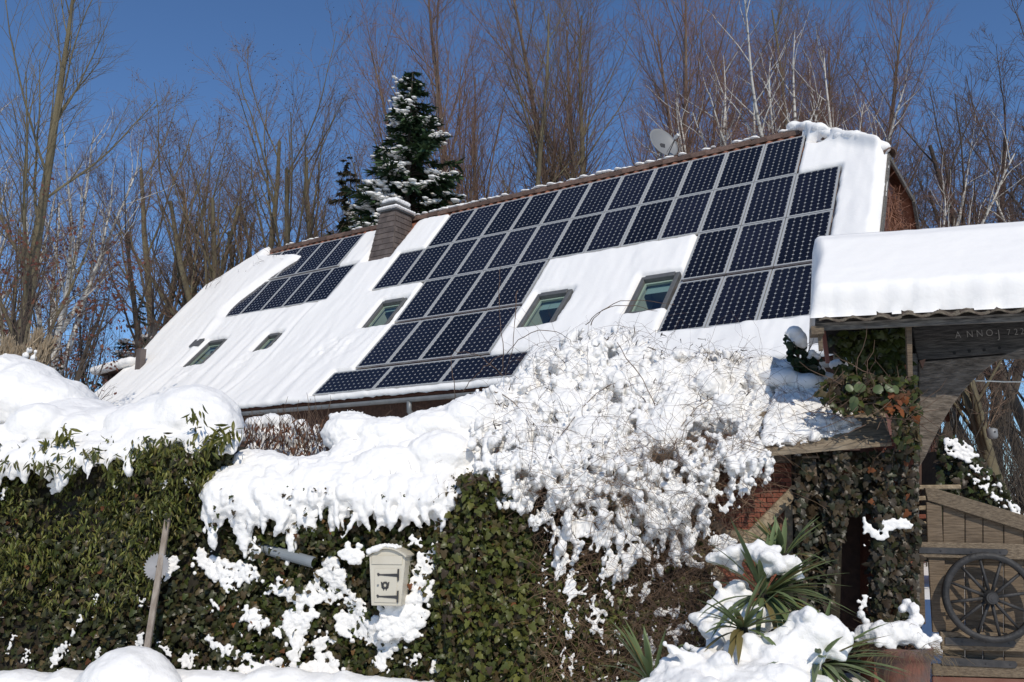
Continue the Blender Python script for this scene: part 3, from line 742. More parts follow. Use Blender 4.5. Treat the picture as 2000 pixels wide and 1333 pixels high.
iwall = empty('ivy_wall', 'low garden wall thickly overgrown with ivy around the mailbox', 'wall', tuple(wallp(720, 1320)))
IVYP = [(430, 930), (560, 985), (700, 985), (850, 975), (900, 930), (960, 920), (1030, 1010), (1060, 1100), (1075, 1350), (430, 1350)]
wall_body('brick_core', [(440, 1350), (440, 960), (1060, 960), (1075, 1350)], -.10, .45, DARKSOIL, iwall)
def colbump(x): return .16 * smooth(840, 905, x) * smooth(1075, 1010, x)
q = fill(IVYP, 9500); cb_ = colbump(q[:, 0])
leaves(iwall, 'ivy_leaf', wallp(q[:, 0], q[:, 1], relief(*q.T) * .8 + cb_ + RNG.uniform(-.08, .06, len(q))), (.036, .072), np.concatenate([GREENS[[0, 1, 3, 5]], BROWNS[[0, 2, 3, 5]]]) * 1.12, spread=.8, single=150)
q = fill([(850, 1000), (900, 930), (960, 930), (1030, 1020), (1050, 1180), (1060, 1340), (850, 1340)], 2300); q = q[RNG.random(len(q)) < .25 + .75 * (fbm(q[:, 0] / 40, q[:, 1] / 55, 93) > .46)]; cb_ = colbump(q[:, 0])
leaves(iwall, 'ivy_leaf', wallp(q[:, 0], q[:, 1], .03 + relief(*q.T) * .9 + cb_ + RNG.uniform(-.08, .08, len(q))), (.038, .078), np.concatenate([GREENS[[1, 2, 2, 4]], np.array([(.10, .10, .025), (.085, .06, .025), (.11, .12, .03), (.05, .035, .02)])]) * .95, spread=.8, single=150, stuffname='lighter_foliage')
q = fill([(450, 1060), (700, 1000), (1040, 1000), (1050, 1330), (450, 1330)], 60)
leaves(iwall, 'ivy_leaf', wallp(q[:, 0], q[:, 1], .05 + relief(*q.T) + colbump(q[:, 0])), (.028, .05), np.array([(.19, .07, .025), (.14, .055, .022), (.17, .09, .03)]), single=0, mt=DRYLEAF, stuffname='dead_leaves')

# brown scrambling shrub on the right half, half buried in snow
shrub = empty('climbing_shrub', 'sprawling brown leafless climber bent under heavy snow right of the ivy', 'shrub', tuple(wallp(1250, 1330)))
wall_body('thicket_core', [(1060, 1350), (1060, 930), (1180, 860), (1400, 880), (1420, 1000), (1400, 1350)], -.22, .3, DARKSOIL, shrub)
q = fill([(1030, 960), (1200, 900), (1400, 840), (1500, 880), (1470, 980), (1420, 1060), (1390, 1160), (1400, 1345), (1060, 1345)], 2600)
D = RNG.normal(size=(len(q), 3)) * np.array([.9, .25, .7]) + np.array([0, -.1, .1])
twigs('stems', shrub, wallp(q[:, 0], q[:, 1], .02 + RNG.uniform(-.22, .14, len(q)) + relief(*q.T)), D, RNG.uniform(.15, .55, len(q)), RNG.uniform(.0011, .0030, len(q)), mat('shrub_stem', (.15, .09, .055), .8, (.27, .175, .10), 6), npt=6, wig=.35, sag=.12)
q = np.concatenate([fill([(1060, 1000), (1300, 950), (1400, 1100), (1400, 1345), (1060, 1345)], 1700), fill([(1050, 1130), (1180, 1120), (1300, 1230), (1300, 1345), (1050, 1345)], 1700)])
q = q[RNG.random(len(q)) < .35 + .65 * (fbm(q[:, 0] / 60, q[:, 1] / 60, 77) > .5)]
leaves(shrub, 'ivy_leaf', wallp(q[:, 0], q[:, 1], relief(*q.T) * .7 + RNG.uniform(-.14, .10, len(q))), (.03, .062), np.concatenate([BROWNS[[0, 1, 3]], GREENS[[0, 1, 2, 2, 5]]]) * 1.2, single=60)
fq = fill([(1060, 1010), (1400, 1000), (1400, 1330), (1060, 1330)], 210); SF = [[(x, y, RNG.uniform(2, 6)), (x + RNG.normal() * 5, y + RNG.uniform(4, 30), RNG.uniform(2, 5))] for x, y in fq]
# long bare arching shoots over the snow
CRP = [(960, 800), (1010, 700), (1100, 640), (1290, 640), (1500, 690), (1640, 800), (1600, 860), (1420, 900), (1350, 1060), (1060, 1000), (960, 900)]
def mdepth(px, py): return -np.clip((905 - py) / 150, 0, 2.0) * .85     # the snowy mass leans back from the wall's face
q = fill(CRP, 1000); g = RNG.normal(size=(len(q), 3)) * np.array([1, .35, .8]) + np.array([0, -.25, .25])
twigs('shoots', shrub, wallp(q[:, 0], q[:, 1], mdepth(*q.T) + .17 + RNG.uniform(-.06, .10, len(q))), g, RNG.uniform(.12, .75, len(q)) ** 1.2, RNG.uniform(.0009, .0021, len(q)), TWIG, npt=8, wig=.24, sag=.14)
q = fill(CRP, 420); 
twigs('twig_ends', shrub, wallp(q[:, 0], q[:, 1], mdepth(*q.T) + .16), RNG.normal(size=(len(q), 3)), RNG.uniform(.03, .09, len(q)), RNG.uniform(.003, .007, len(q)), mat('seed_heads', (.05, .035, .025), .9), npt=3, wig=.5)
# the few long shoots that stand out against the panels
m_ = MB()
for pts in ([(978, 745), (985, 690), (972, 590), (978, 510)], [(985, 700), (1010, 660), (1060, 640), (1110, 655), (1120, 680)], [(1150, 640), (1165, 610), (1200, 590), (1262, 583), (1330, 600)], [(1140, 640), (1180, 600), (1240, 595), (1290, 612)], [(1195, 655), (1260, 750), (1300, 830), (1312, 880)], [(1312, 890), (1330, 830), (1380, 775), (1440, 768)], [(890, 800), (885, 740), (880, 690)], [(900, 770), (940, 720), (985, 690)], [(985, 735), (930, 690), (880, 685)], [(1090, 860), (1130, 800), (1190, 750), (1260, 730)], [(960, 760), (1010, 790), (1045, 850)], [(1010, 560), (1006, 620), (1000, 690), (985, 740)]):
    pr = np.array(pts, float); tt = np.linspace(0, len(pr) - 1, 14); px_ = np.interp(tt, range(len(pr)), pr[:, 0]); py_ = np.interp(tt, range(len(pr)), pr[:, 1])
    px_ = np.convolve(np.pad(px_, 2, 'edge'), np.ones(5) / 5, 'valid') + RNG.normal(size=14) * 1.2; py_ = np.convolve(np.pad(py_, 2, 'edge'), np.ones(5) / 5, 'valid') + RNG.normal(size=14) * 1.2
    m_.tube(wallp(px_, py_, -.75 + .3 * np.sin(tt)) if pr[:, 1].min() < 700 else wallp(px_, py_, mdepth(px_, py_) + .2), np.linspace(.0045, .002, 14), 4, cap=False)
o = m_.build('long_shoots', TWIG, shrub); o.location = -shrub.location

# ------------------------------------------------------------------ snow on hedge and wall
def lumps(poly, n, rmin, rmax, off, rng=RNG, depthf=None, edge=.8, flat=1.0):
    """Centres and radii of lumps filling a region; lumps shrink towards its outline."""
    q = fill(poly, n, rng); d = polydist(q, poly); r = np.minimum(rng.uniform(rmin, rmax, n), np.maximum(d * edge, rmin * .6))
    of = off + (depthf(q[:, 0], q[:, 1]) if depthf else 0)
    Cc = wallp(q[:, 0], q[:, 1], of); k_ = np.linalg.norm(Cc - CAM, axis=1) / FOC * .97
    return Cc, (r * k_)[:, None] * np.array([1, flat, 1])
def strokes(lst, off, rng=RNG, depthf=None, jit=.25):
    Cs, Rs = [], []
    for st in lst:
        st = np.array(st, float)
        if len(st) == 1: pts = st
        else:
            seg = np.linalg.norm(np.diff(st[:, :2], axis=0), axis=1); tt = np.concatenate([[0], np.cumsum(seg)]); n = max(2, int(tt[-1] / 3.0))
            tq = np.linspace(0, tt[-1], n); pts = np.stack([np.interp(tq, tt, st[:, i]) for i in range(3)], 1)
        rep = np.repeat(pts, 4, 0); r = rep[:, 2] * rng.uniform(.14, .52, len(rep)); rep[:, :2] += rng.normal(size=(len(rep), 2)) * rep[:, 2:3] * jit * 2.5
        of = off + (depthf(rep[:, 0], rep[:, 1]) if depthf else 0)
        Cc = wallp(rep[:, 0], rep[:, 1], of); k_ = np.linalg.norm(Cc - CAM, axis=1) / FOC
        Cs.append(Cc); Rs.append((r * k_)[:, None] * np.array([1, .8, 1]))
    return np.concatenate(Cs), np.concatenate(Rs)

def drips(poly, n, off, rad, length, depthf=None, ok=None, rng=RNG):
    """Tongues of snow hanging from the lower outline of a region."""
    p = np.asarray(poly, float); q_ = np.roll(p, -1, 0); L_ = np.linalg.norm(q_ - p, axis=1); Cs, Rs = [], []
    while len(Cs) < n * 6:
        i = rng.choice(len(p), p=L_ / L_.sum()); b = p[i] + (q_[i] - p[i]) * rng.random()
        if ok and not ok(*b): continue
        if inpoly(np.array([[b[0], b[1] + 5]]), poly)[0]: continue
        l = rng.uniform(*length) * rng.random(); r = rng.uniform(*rad); dx_ = rng.normal() * .15
        for j, f in enumerate(np.linspace(-.4, 1, 6)):
            x, y = b[0] + dx_ * l * f + rng.normal() * 1.5, b[1] + l * f; c_ = wallp(x, y, off + (depthf(x, y) if depthf else 0) - .02 * f)
            k_ = np.linalg.norm(c_ - CAM) / FOC; Cs.append(c_); Rs.append(np.array([1, .9, 1.25]) * r * k_ * (1.15 - .55 * max(f, 0)) * rng.uniform(.75, 1.25))
    return np.array(Cs), np.array(Rs)

def loads(poly, n, off, rad, length, depthf=None, lean=.9, rng=RNG, down=1.0, keepin=True):
    """Snow lying along drooping twigs: chains of fused lumps that thin out towards both ends."""
    q = fill(poly, n, rng); Cs, Rs = [], []
    for x, y in q:
        l = rng.uniform(*length); a = rng.normal() * lean; dx_, dy_ = math.sin(a), math.cos(a) * down; r = rng.uniform(*rad); k = max(3, int(l / 3.2)); of0 = off + rng.uniform(-.04, .05); bend = rng.normal() * .012
        pts = []
        for j in range(k):
            pts.append((x, y)); x += dx_ * l / k; y += dy_ * l / k; dx_ += bend * l / k; dy_ += .02
        pts = np.array(pts)
        if keepin and not inpoly(pts[-1:], poly)[0]: continue
        f = np.linspace(0, 1, k); rr_ = r * (.45 + .75 * np.sin(np.pi * (f * .85 + .1))) * rng.uniform(.75, 1.2, k)
        c_ = wallp(pts[:, 0], pts[:, 1], of0 + (depthf(pts[:, 0], pts[:, 1]) if depthf else 0) + .03 * np.sin(np.pi * f)); k_ = np.linalg.norm(c_ - CAM, axis=1) / FOC
        Cs.append(c_); Rs.append((rr_ * k_)[:, None] * np.array([1, 1, 1.1]))
    return np.concatenate(Cs), np.concatenate(Rs)

def hdepth(px, py): return -np.clip((905 - py) / 130, 0, 2.0) * .75
# pillows on the hedge: big rounded heaps, px, py, radii in px (across, deep, up), offset in front of the wall
PIL = [(-330, 850, 110, 90, 80, -.6), (-220, 835, 120, 90, 90, -.7), (-150, 850, 110, 90, 90, -.7), (105, 805, 75, 100, 62, -1.0), (160, 825, 80, 100, 42, -.85), (-70, 830, 120, 90, 110, -.9), (10, 800, 90, 100, 95, -1.1), (60, 790, 62, 100, 74, -1.0), (-20, 880, 110, 80, 45, -.25), (90, 870, 80, 70, 62, -.4), (75, 838, 52, 50, 46, -.22), (160, 858, 50, 50, 48, -.28),
       (140, 850, 90, 90, 52, -.55), (220, 850, 100, 90, 52, -.6), (300, 842, 90, 80, 55, -.4), (380, 830, 88, 90, 75, -.42), (335, 830, 80, 90, 60, -.5), (415, 845, 55, 60, 62, -.3), (300, 862, 60, 40, 26, -.1), (200, 880, 70, 50, 36, -.2), (250, 868, 50, 40, 34, -.16)]
Cs, Rs = [], []
for x, y, a, b_, c_, of in PIL:
    p_ = wallp(x, y, of); k_ = np.linalg.norm(p_ - CAM) / FOC; Cs.append(p_); Rs.append([a * k_, b_ * k_, c_ * k_])
HF = [(-340, 865), (-80, 860), (60, 855), (200, 860), (330, 835), (440, 820), (470, 850), (462, 872), (435, 880), (415, 868), (400, 862), (385, 884), (350, 868), (330, 866), (300, 878), (268, 895), (248, 928), (238, 900), (222, 905), (205, 893), (185, 905), (168, 948), (158, 905), (140, 910), (122, 948), (108, 925), (60, 908), (38, 932), (0, 935), (-80, 940), (-340, 935)]
c2, r2 = lumps(HF, 1250, 6, 17, .17, depthf=lambda x, y: hdepth(x, y) * .7)
fq = np.stack([RNG.uniform(-200, 460, 46), np.zeros(46)], 1); fq[:, 1] = np.interp(fq[:, 0], [-60, 0, 60, 150, 250, 330, 460], [925, 915, 890, 910, 900, 865, 865]) + RNG.uniform(-34, 22, 46)
tq = np.repeat(fq, 8, 0) + RNG.normal(size=(46 * 8, 2)) * 6
leaves(hedge, 'long_leaf', wallp(tq[:, 0], tq[:, 1], .27 + hdepth(*tq.T) * .7 + RNG.uniform(-.05, .04, len(tq))), (.045, .09), HCOL, droop=1.0, spread=.9, single=0, stuffname='poking_tufts')
dC, dR = drips(HF, 48, .16, (4, 8), (8, 42), lambda x, y: hdepth(x, y) * .7, lambda x, y: y > 850)
snow_mass('hedge_snow', 'smooth deep snow heaped on top of the evergreen hedge', np.concatenate([Cs, c2, dC]), np.concatenate([Rs, r2, dR]), .016, .03, .14, 5, fine=.010)

MP = [(432, 908), (480, 876), (520, 886), (560, 892), (610, 888), (640, 880), (660, 852), (632, 832), (645, 806), (690, 800), (730, 815), (790, 815), (850, 795), (900, 776), (960, 752), (975, 850), (965, 900), (945, 965), (925, 940), (905, 920), (888, 960), (872, 1004), (852, 1042), (832, 1000), (802, 1010), (770, 992), (752, 1010), (732, 990), (700, 1012), (660, 985), (640, 996), (612, 985), (592, 1010), (570, 1062), (558, 1005), (530, 1004), (505, 990), (482, 1066), (456, 1020), (432, 1006), (416, 1052), (400, 1000), (386, 968), (402, 935)]
def m1depth(px, py): return -np.clip((960 - py) / 150, 0, 1.5) * .75
c1, r1 = lumps(MP, 1700, 5, 26, .10, depthf=m1depth, flat=1.0); r1[:, 2] *= 1.25
dC, dR = drips(MP, 70, .09, (3.5, 8), (8, 50), m1depth, lambda x, y: y > 925)
BIG = [(500, 905, 70, 60, 26, -.35), (580, 925, 90, 60, 32, -.25), (480, 935, 60, 45, 30, -.08), (690, 850, 62, 60, 44, -.55), (760, 850, 80, 60, 36, -.5), (850, 840, 80, 60, 40, -.5), (640, 940, 80, 40, 38, -.06), (760, 920, 80, 40, 50, -.1), (860, 890, 70, 45, 50, -.15), (920, 820, 60, 50, 50, -.5), (560, 960, 60, 30, 26, .0)]
Cs, Rs = [], []
for x, y, a, b_, c_, of in BIG:
    p_ = wallp(x, y, of); k_ = np.linalg.norm(p_ - CAM) / FOC; Cs.append(p_); Rs.append([a * k_, b_ * k_, c_ * k_])
c6, r6 = loads([(400, 940), (500, 930), (900, 900), (930, 930), (860, 1000), (560, 1000), (400, 985)], 230, .12, (3.5, 8), (18, 60), m1depth, .25, keepin=False); dC, dR = np.concatenate([dC, c6]), np.concatenate([dR, r6])
snow_mass('wall_snow', 'thick snow drooping in fringes over the ivy wall', np.concatenate([c1, Cs, dC]), np.concatenate([r1, Rs, dR]), .0135, .03, .10, 2, fine=.018)

M2 = [(895, 780), (960, 755), (1000, 730), (1040, 690), (1080, 660), (1130, 645), (1200, 640), (1260, 652), (1290, 688), (1340, 684), (1420, 684), (1490, 702), (1520, 718), (1560, 736), (1605, 742), (1640, 795), (1660, 838), (1600, 852), (1540, 872), (1500, 868), (1482, 930), (1465, 885), (1430, 862), (1400, 900), (1392, 950), (1378, 1000), (1362, 1062), (1330, 1082), (1300, 1050), (1268, 1088), (1240, 1065), (1222, 1110), (1205, 1040), (1185, 1060), (1165, 1000), (1120, 1000), (1080, 980), (1060, 1020), (1040, 985), (1015, 1000), (995, 975), (975, 1010), (955, 985), (940, 935), (930, 900)]
c1, r1 = lumps(M2, 900, 6, 24, -.03, depthf=mdepth); kk = RNG.random(len(c1)) < np.clip(.45 + (c1[:, 2] - wallp(1200, 960)[2]) / .55, .25, 1); c1, r1 = c1[kk], r1[kk]; c1b, r1b = lumps(M2, 110, 22, 44, -.01, depthf=mdepth); up_ = c1b[:, 2] > wallp(1200, 860)[2]; c1 = np.concatenate([c1, c1b[up_]]); r1 = np.concatenate([r1, r1b[up_]]); dC, dR = drips(M2, 60, .07, (4, 9), (8, 46), mdepth, lambda x, y: y > 860)
c5, r5 = loads(M2, 820, .05, (3.5, 9.5), (16, 66), mdepth, .75); c6, r6 = loads([(930, 830), (1500, 860), (1480, 935), (1400, 1010), (1360, 1080), (1230, 1120), (1060, 1030), (940, 960)], 95, .09, (3.5, 8.5), (18, 56), mdepth, .5, keepin=False); c7, r7 = loads([(1390, 850), (1515, 855), (1505, 900), (1470, 915), (1420, 900)], 34, .09, (3.5, 8), (20, 60), mdepth, .3, keepin=False); c6, r6 = np.concatenate([c6, c7]), np.concatenate([r6, r7]); c5, r5 = np.concatenate([c5, c6]), np.concatenate([r5, r6])
c1 = np.concatenate([c1, dC, c5]); r1 = np.concatenate([r1, dR, r5]); r1 *= RNG.uniform(.85, 1.15, r1.shape)
c1 += RNG.normal(size=c1.shape) * np.array([0, .05, .0])
HOLES = np.array([(1002, 893, 14), (1015, 930, 12), (1075, 920, 14), (1085, 950, 10), (1200, 785, 10), (1235, 815, 9), (1190, 690, 8), (1075, 830, 8), (950, 850, 8), (1380, 850, 22), (1420, 845, 16), (1130, 940, 12), (1180, 965, 10), (1340, 930, 12), (1060, 745, 9), (1405, 700, 5), (1290, 900, 12), (1350, 1010, 9), (1240, 980, 9), (1110, 870, 9), (1150, 910, 9), (1300, 985, 9), (985, 945, 8), (1260, 1035, 9), (1460, 770, 5)])
hp = np.stack([wallp(x, y, .05 + mdepth(x, y)) for x, y, _ in HOLES]); hr_ = HOLES[:, 2] * PXM * 1.25
dd = np.linalg.norm(c1[:, None] - hp[None], axis=2) - hr_[None] - r1[:, :1] * .6
keep = (dd > 0).all(1)
snow_mass('shrub_snow', 'lumpy snow caught in the arching twigs of the brown climber', c1[keep], r1[keep], .0105, .03, .06, 1, fine=.018)

q = np.concatenate([fill(MP, 90), fill([(760, 880), (960, 800), (960, 960), (860, 980)], 70)]); q = np.repeat(q, 4, 0) + RNG.normal(size=(len(q) * 4, 2)) * 5
leaves(iwall, 'ivy_leaf', wallp(q[:, 0], q[:, 1], .17 + m1depth(*q.T) + RNG.uniform(-.03, .04, len(q))), (.02, .045), np.concatenate([GREENS[[0, 3]], BROWNS[[0, 1, 3]]]), spread=.9, single=0, stuffname='poking_leaves')
q = fill(MP, 120); twigs('poking_twigs', iwall, wallp(q[:, 0], q[:, 1], .13 + m1depth(*q.T)), RNG.normal(size=(120, 3)) + np.array([0, -.6, .3]), RNG.uniform(.06, .22, 120), .0016, npt=4, wig=.3)
ST = [[(388, 1070, 8), (395, 1095, 10), (412, 1108, 14), (435, 1125, 16), (455, 1115, 18), (480, 1120, 16), (500, 1128, 9)], [(440, 1135, 12), (452, 1155, 8)], [(420, 1180, 10), (430, 1190, 7)], [(478, 1200, 10), (495, 1210, 16), (510, 1225, 12)], [(470, 1240, 6)], [(405, 1245, 8), (420, 1260, 8), (440, 1270, 9), (460, 1278, 10), (490, 1285, 6)],
      [(525, 1155, 9), (545, 1148, 12), (570, 1160, 12), (590, 1175, 14), (612, 1165, 14), (620, 1135, 14)], [(630, 1120, 18), (655, 1115, 18), (660, 1140, 20), (640, 1160, 16), (638, 1175, 10)], [(675, 1155, 14), (695, 1175, 14), (705, 1200, 12), (680, 1215, 16), (662, 1215, 12), (680, 1235, 8)], [(590, 1195, 18), (575, 1215, 20), (600, 1215, 16), (575, 1245, 14), (580, 1270, 12), (570, 1285, 10)], [(540, 1228, 8), (552, 1245, 8)], [(610, 1255, 14), (630, 1260, 12), (645, 1245, 8), (655, 1255, 6)],
      [(720, 1235, 16), (745, 1250, 16), (760, 1270, 14), (740, 1290, 12), (750, 1310, 10)], [(780, 1235, 24), (745, 1215, 20), (705, 1240, 12), (697, 1225, 8)], [(620, 1295, 18), (640, 1310, 18), (660, 1325, 18)], [(600, 1310, 16), (560, 1315, 14), (520, 1312, 16), (480, 1318, 14), (440, 1322, 12), (395, 1325, 12)], [(490, 1055, 9), (495, 1075, 11), (488, 1095, 6)], [(850, 1290, 10), (860, 1320, 12)], [(800, 1300, 8), (815, 1280, 8)]]
c1, r1 = strokes(ST, .05, depthf=lambda x, y: relief(x, y) * .8)
c2, r2 = strokes([[(765, 1212, 26), (800, 1205, 24), (818, 1165, 18), (828, 1120, 13), (842, 1080, 10), (850, 1060, 7)], [(822, 1085, 8), (816, 1120, 8)], [(780, 1205, 24), (770, 1240, 24)]], .13)
c3, r3 = strokes([[(675, 1085, 16), (690, 1085, 16), (705, 1075, 12)], [(800, 1055, 10), (820, 1060, 8)]], .12)
fq = fill(IVYP, 110); c4, r4 = strokes([[(x, y, RNG.uniform(2, 4.5))] for x, y in fq], .06, depthf=lambda x, y: relief(x, y) * .8 + colbump(x))
c1, r1 = np.concatenate([c1, c4]), np.concatenate([r1, r4])
snow_mass('wall_snow_patches', 'patches of snow clinging to the ivy around and below the mailbox', np.concatenate([c1, c2, c3]), np.concatenate([r1, r2, r3]), .0085, .022, .05, 1, fine=.014)
ST = [[(323, 935, 4), (320, 955, 5)], [(362, 935, 5), (370, 950, 5)], [(300, 1000, 5), (297, 1015, 4)], [(108, 940, 9), (103, 960, 7)], [(220, 950, 8)], [(345, 1095, 8), (335, 1110, 10), (322, 1130, 8)], [(192, 1160, 4), (186, 1178, 4)], [(160, 1205, 6), (150, 1220, 5)], [(142, 1233, 7)], [(128, 1255, 6), (120, 1275, 8), (100, 1290, 6), (110, 1300, 6)], [(227, 1222, 5)], [(210, 1280, 7)], [(278, 1235, 5), (268, 1260, 7)], [(55, 1270, 4), (47, 1290, 5)], [(370, 1300, 10), (355, 1290, 6), (385, 1275, 5)], [(10, 955, 5), (5, 975, 5)], [(285, 1170, 5), (270, 1185, 4)], [(195, 1265, 4), (188, 1285, 5)], [(24, 1240, 3), (14, 1275, 4)], [(145, 1290, 4)], [(290, 1090, 5)], [(310, 1255, 4), (330, 1280, 5)]]
c1, r1 = strokes(ST, .07, depthf=relief); c1b, r1b = strokes([[(x, y, RNG.uniform(1.8, 3.4))] for x, y in fill([(0, 1150), (420, 1150), (440, 1320), (0, 1320)], 80)], .06, depthf=relief)
snow_mass('hedge_snow_flecks', 'small flecks of snow lodged in the lower hedge', np.concatenate([c1, c1b]), np.concatenate([r1, r1b]), .007, .01, .03, 1)
ST = [[(955, 1040, 7), (965, 1028, 7)], [(989, 1019, 5)], [(986, 985, 10)], [(1028, 1015, 6), (1050, 1010, 7)], [(1077, 1019, 8)], [(1100, 1085, 10), (1095, 1110, 14), (1082, 1125, 9)], [(1118, 1120, 6), (1115, 1150, 11), (1115, 1175, 10)], [(1105, 1015, 14), (1130, 1030, 14), (1150, 1020, 12), (1175, 1020, 18), (1180, 1045, 18), (1165, 1070, 9)], [(1185, 1095, 9), (1200, 1105, 16), (1215, 1115, 12), (1207, 1130, 7)], [(1225, 1060, 16), (1245, 1065, 14), (1235, 1085, 8)], [(1160, 1205, 10), (1178, 1215, 16)], [(1106, 1254, 14)], [(1064, 1301, 9)], [(1030, 1270, 6)], [(1183, 1260, 7)], [(1166, 1286, 6)], [(1060, 1143, 8)], [(1064, 1170, 7)], [(1070, 1197, 6)], [(1197, 1275, 10)], [(1250, 1205, 9)], [(1254, 1264, 8)], [(1262, 1145, 11), (1255, 1165, 8)], [(1304, 1100, 8), (1318, 1108, 6)], [(1280, 1195, 8), (1300, 1190, 7), (1320, 1200, 8)], [(1268, 1240, 6), (1275, 1300, 8)], [(1330, 1230, 9), (1310, 1245, 7)], [(1225, 1150, 6), (1230, 1170, 6)], [(1345, 1090, 14), (1370, 1105, 10)], [(1390, 1050, 10), (1420, 1060, 14), (1400, 1075, 12)], [(1360, 950, 10), (1410, 965, 6)], [(1428, 978, 10), (1412, 998, 9)], [(1330, 1150, 5)], [(1310, 1290, 9), (1290, 1310, 9)]]
c1, r1 = strokes(ST + SF, .11, depthf=lambda x, y: relief(x, y) * .7)
snow_mass('shrub_snow_patches', 'scattered clumps of snow caught in the brown climber above the yuccas', c1, r1, .0105, .02, .04, 1, fine=.01)
# ================================================================== MAILBOX
CREAM = mat('cream_paint', (0.53, 0.485, 0.385), 0.45, (0.585, 0.54, 0.435), 4, bump=0.08)
mo = wallp(755, 1135, .24); th = R(11); fx = np.array([math.cos(th), -math.sin(th), 0]); fn = np.array([-math.sin(th), -math.cos(th), 0])
mail = empty('mailbox', 'cream mailbox with arched lid, black strap hinges and a posthorn hanging on the ivy', 'mailbox', tuple(mo))
def mk(o): return kid(o, mail)
kx = axial(mo) / FOC
def mp(x, y, off=0.): return mo + fx * ((x - 755) * kx) - UP * ((y - 1135) * kx) + fn * off
Wt, Wb = 37.5, 30
arc = [mp(755 + Wt * a, 1074 + 14 * a * a, 0) for a in np.linspace(-1, 1, 11)]
body = [mp(755 - Wb, 1182), mp(755 + Wb, 1182)] + arc[::-1]
mk(MB().prism(body, -fn * .20).build('body', CREAM, bevel=.004))
lid = MB(); ar2 = [mp(755 + (Wt + 4) * a, 1070.5 + 16 * a * a) for a in np.linspace(-1, 1, 11)]; ar1 = [mp(755 + (Wt + 3) * a, 1073.6 + 16 * a * a) for a in np.linspace(-1, 1, 11)]
for i in range(10):
    lid.prism([ar1[i] + fn * .025, ar1[i + 1] + fn * .025, ar2[i + 1] + fn * .025, ar2[i] + fn * .025], -fn * .245)
mk(lid.build('lid', CREAM))
mk(MB().box(mp(723.5, 1104, 0), fx * (63 * kx), UP * (17 * kx), fn * .008).build('letter_flap', CREAM, bevel=.003))
mk(MB().prism([mp(731, 1176, 0), mp(776, 1176, 0), mp(777, 1112, 0), mp(730.5, 1112, 0)], fn * .007).build('door', CREAM, bevel=.003))
for y in (1123, 1164):
    h_ = MB(); h_.prism([mp(736, y - 1.5, .007), mp(738, y - 3.5, .007), mp(742, y - .8, .007), mp(778, y - 2.2, .007), mp(778, y + 4, .007), mp(742, y + 1.6, .007), mp(738, y + 3.2, .007)], fn * .004)
    h_.box(mp(778, y + 11, .002), fx * (2.6 * kx), UP * (22 * kx), fn * .012)
    mk(h_.build('strap_hinge', IRON))
# posthorn emblem: ring, two flared horns and two tassels
eh = MB(); ring = [(753 + 4.6 * math.cos(a), 1143 - 5.2 * math.sin(a)) for a in np.linspace(0, 2 * math.pi, 25)]
eh.tube([mp(x, y, .009) for x, y in ring], 2.0 * kx, 6)
for sgn in (-1, 1):
    eh.prism([mp(753 + sgn * 8.8, 1136.5, .007), mp(753 + sgn * 6.0, 1137.5, .007), mp(753 + sgn * 5.2, 1144, .007), mp(753 + sgn * 2, 1149, .007), mp(753 + sgn * 3, 1151.5, .007), mp(753 + sgn * 7, 1148, .007)], fn * .003)
    eh.prism([mp(753 + sgn * 1.5, 1149, .007), mp(753 + sgn * 3.2, 1149, .007), mp(753 + sgn * 3.6, 1153, .007), mp(753 + sgn * 2, 1153, .007)], fn * .003)
mk(eh.build('posthorn', IRON))
mk(MB().tube([mp(738.5, 1143.5, .004), mp(738.5, 1143.5, .012)], .008, 12).build('lock', ZINC))
lc, lr = [], []
for x, y, r_ in ((735, 1074, 7), (742, 1071, 6), (728, 1076, 7), (720, 1080, 7), (750, 1069, 4), (758, 1069, 4), (766, 1070, 4), (774, 1072, 4)):
    for d in (.0, .05, .1): lc.append(mp(x, y - 1, .02 - d)); lr.append(r_ * kx)
snow_mass('mailbox_snow', 'small cap of snow sitting on the mailbox lid', lc, np.array(lr), .0075, .012, .04, 1)

# ================================================================== STAKE, SAW BLADE, HALF PIPE
sb0, sb1 = wallp(280, 1300, .42), wallp(328, 1000, .10)
STK = mat('grey_stake', (0.22, 0.175, 0.135), 0.8, (0.34, 0.29, 0.24), 5, (6, 6, 1), .4, 20)
d_ = norm(sb1 - sb0); sx = norm(np.cross(d_, np.array([0, 1., 0])))
st = MB(); wd = .042; dp = norm(np.cross(sx, d_)); st.box(sb0 - sx * wd / 2, sx * wd, dp * .03, sb1 - sb0); o = st.build('wooden_stake', STK, bevel=.004)
tag(o, 'weathered wooden stake leaning against the hedge from a snow heap', 'stake')
bc = wallp(306, 1107, .21); br = 25 * PXM; V = []; Fp = []
nt_ = 26
for i in range(nt_):
    a0 = 2 * math.pi * i / nt_; a1 = 2 * math.pi * (i + .72) / nt_
    V += [(math.cos(a0) * br * 1.04, math.sin(a0) * br * 1.04), (math.cos(a1) * br * .86, math.sin(a1) * br * .86)]
ax = np.array([1, -.06, 0]); bl = MB(); hole = [(math.cos(a) * br * .09, math.sin(a) * br * .09) for a in np.linspace(0, 2 * math.pi, len(V) + 1)[:-1]]
tiltv = norm(np.array([-.1, -1, .18])); ay = norm(np.cross(ax, tiltv)) * -1; ay = ay if ay[2] > 0 else -ay
o3 = [bc + ax * x + ay * y for x, y in V]; h3 = [bc + ax * x + ay * y for x, y in hole]; n = len(o3)
th_ = tiltv * -.004
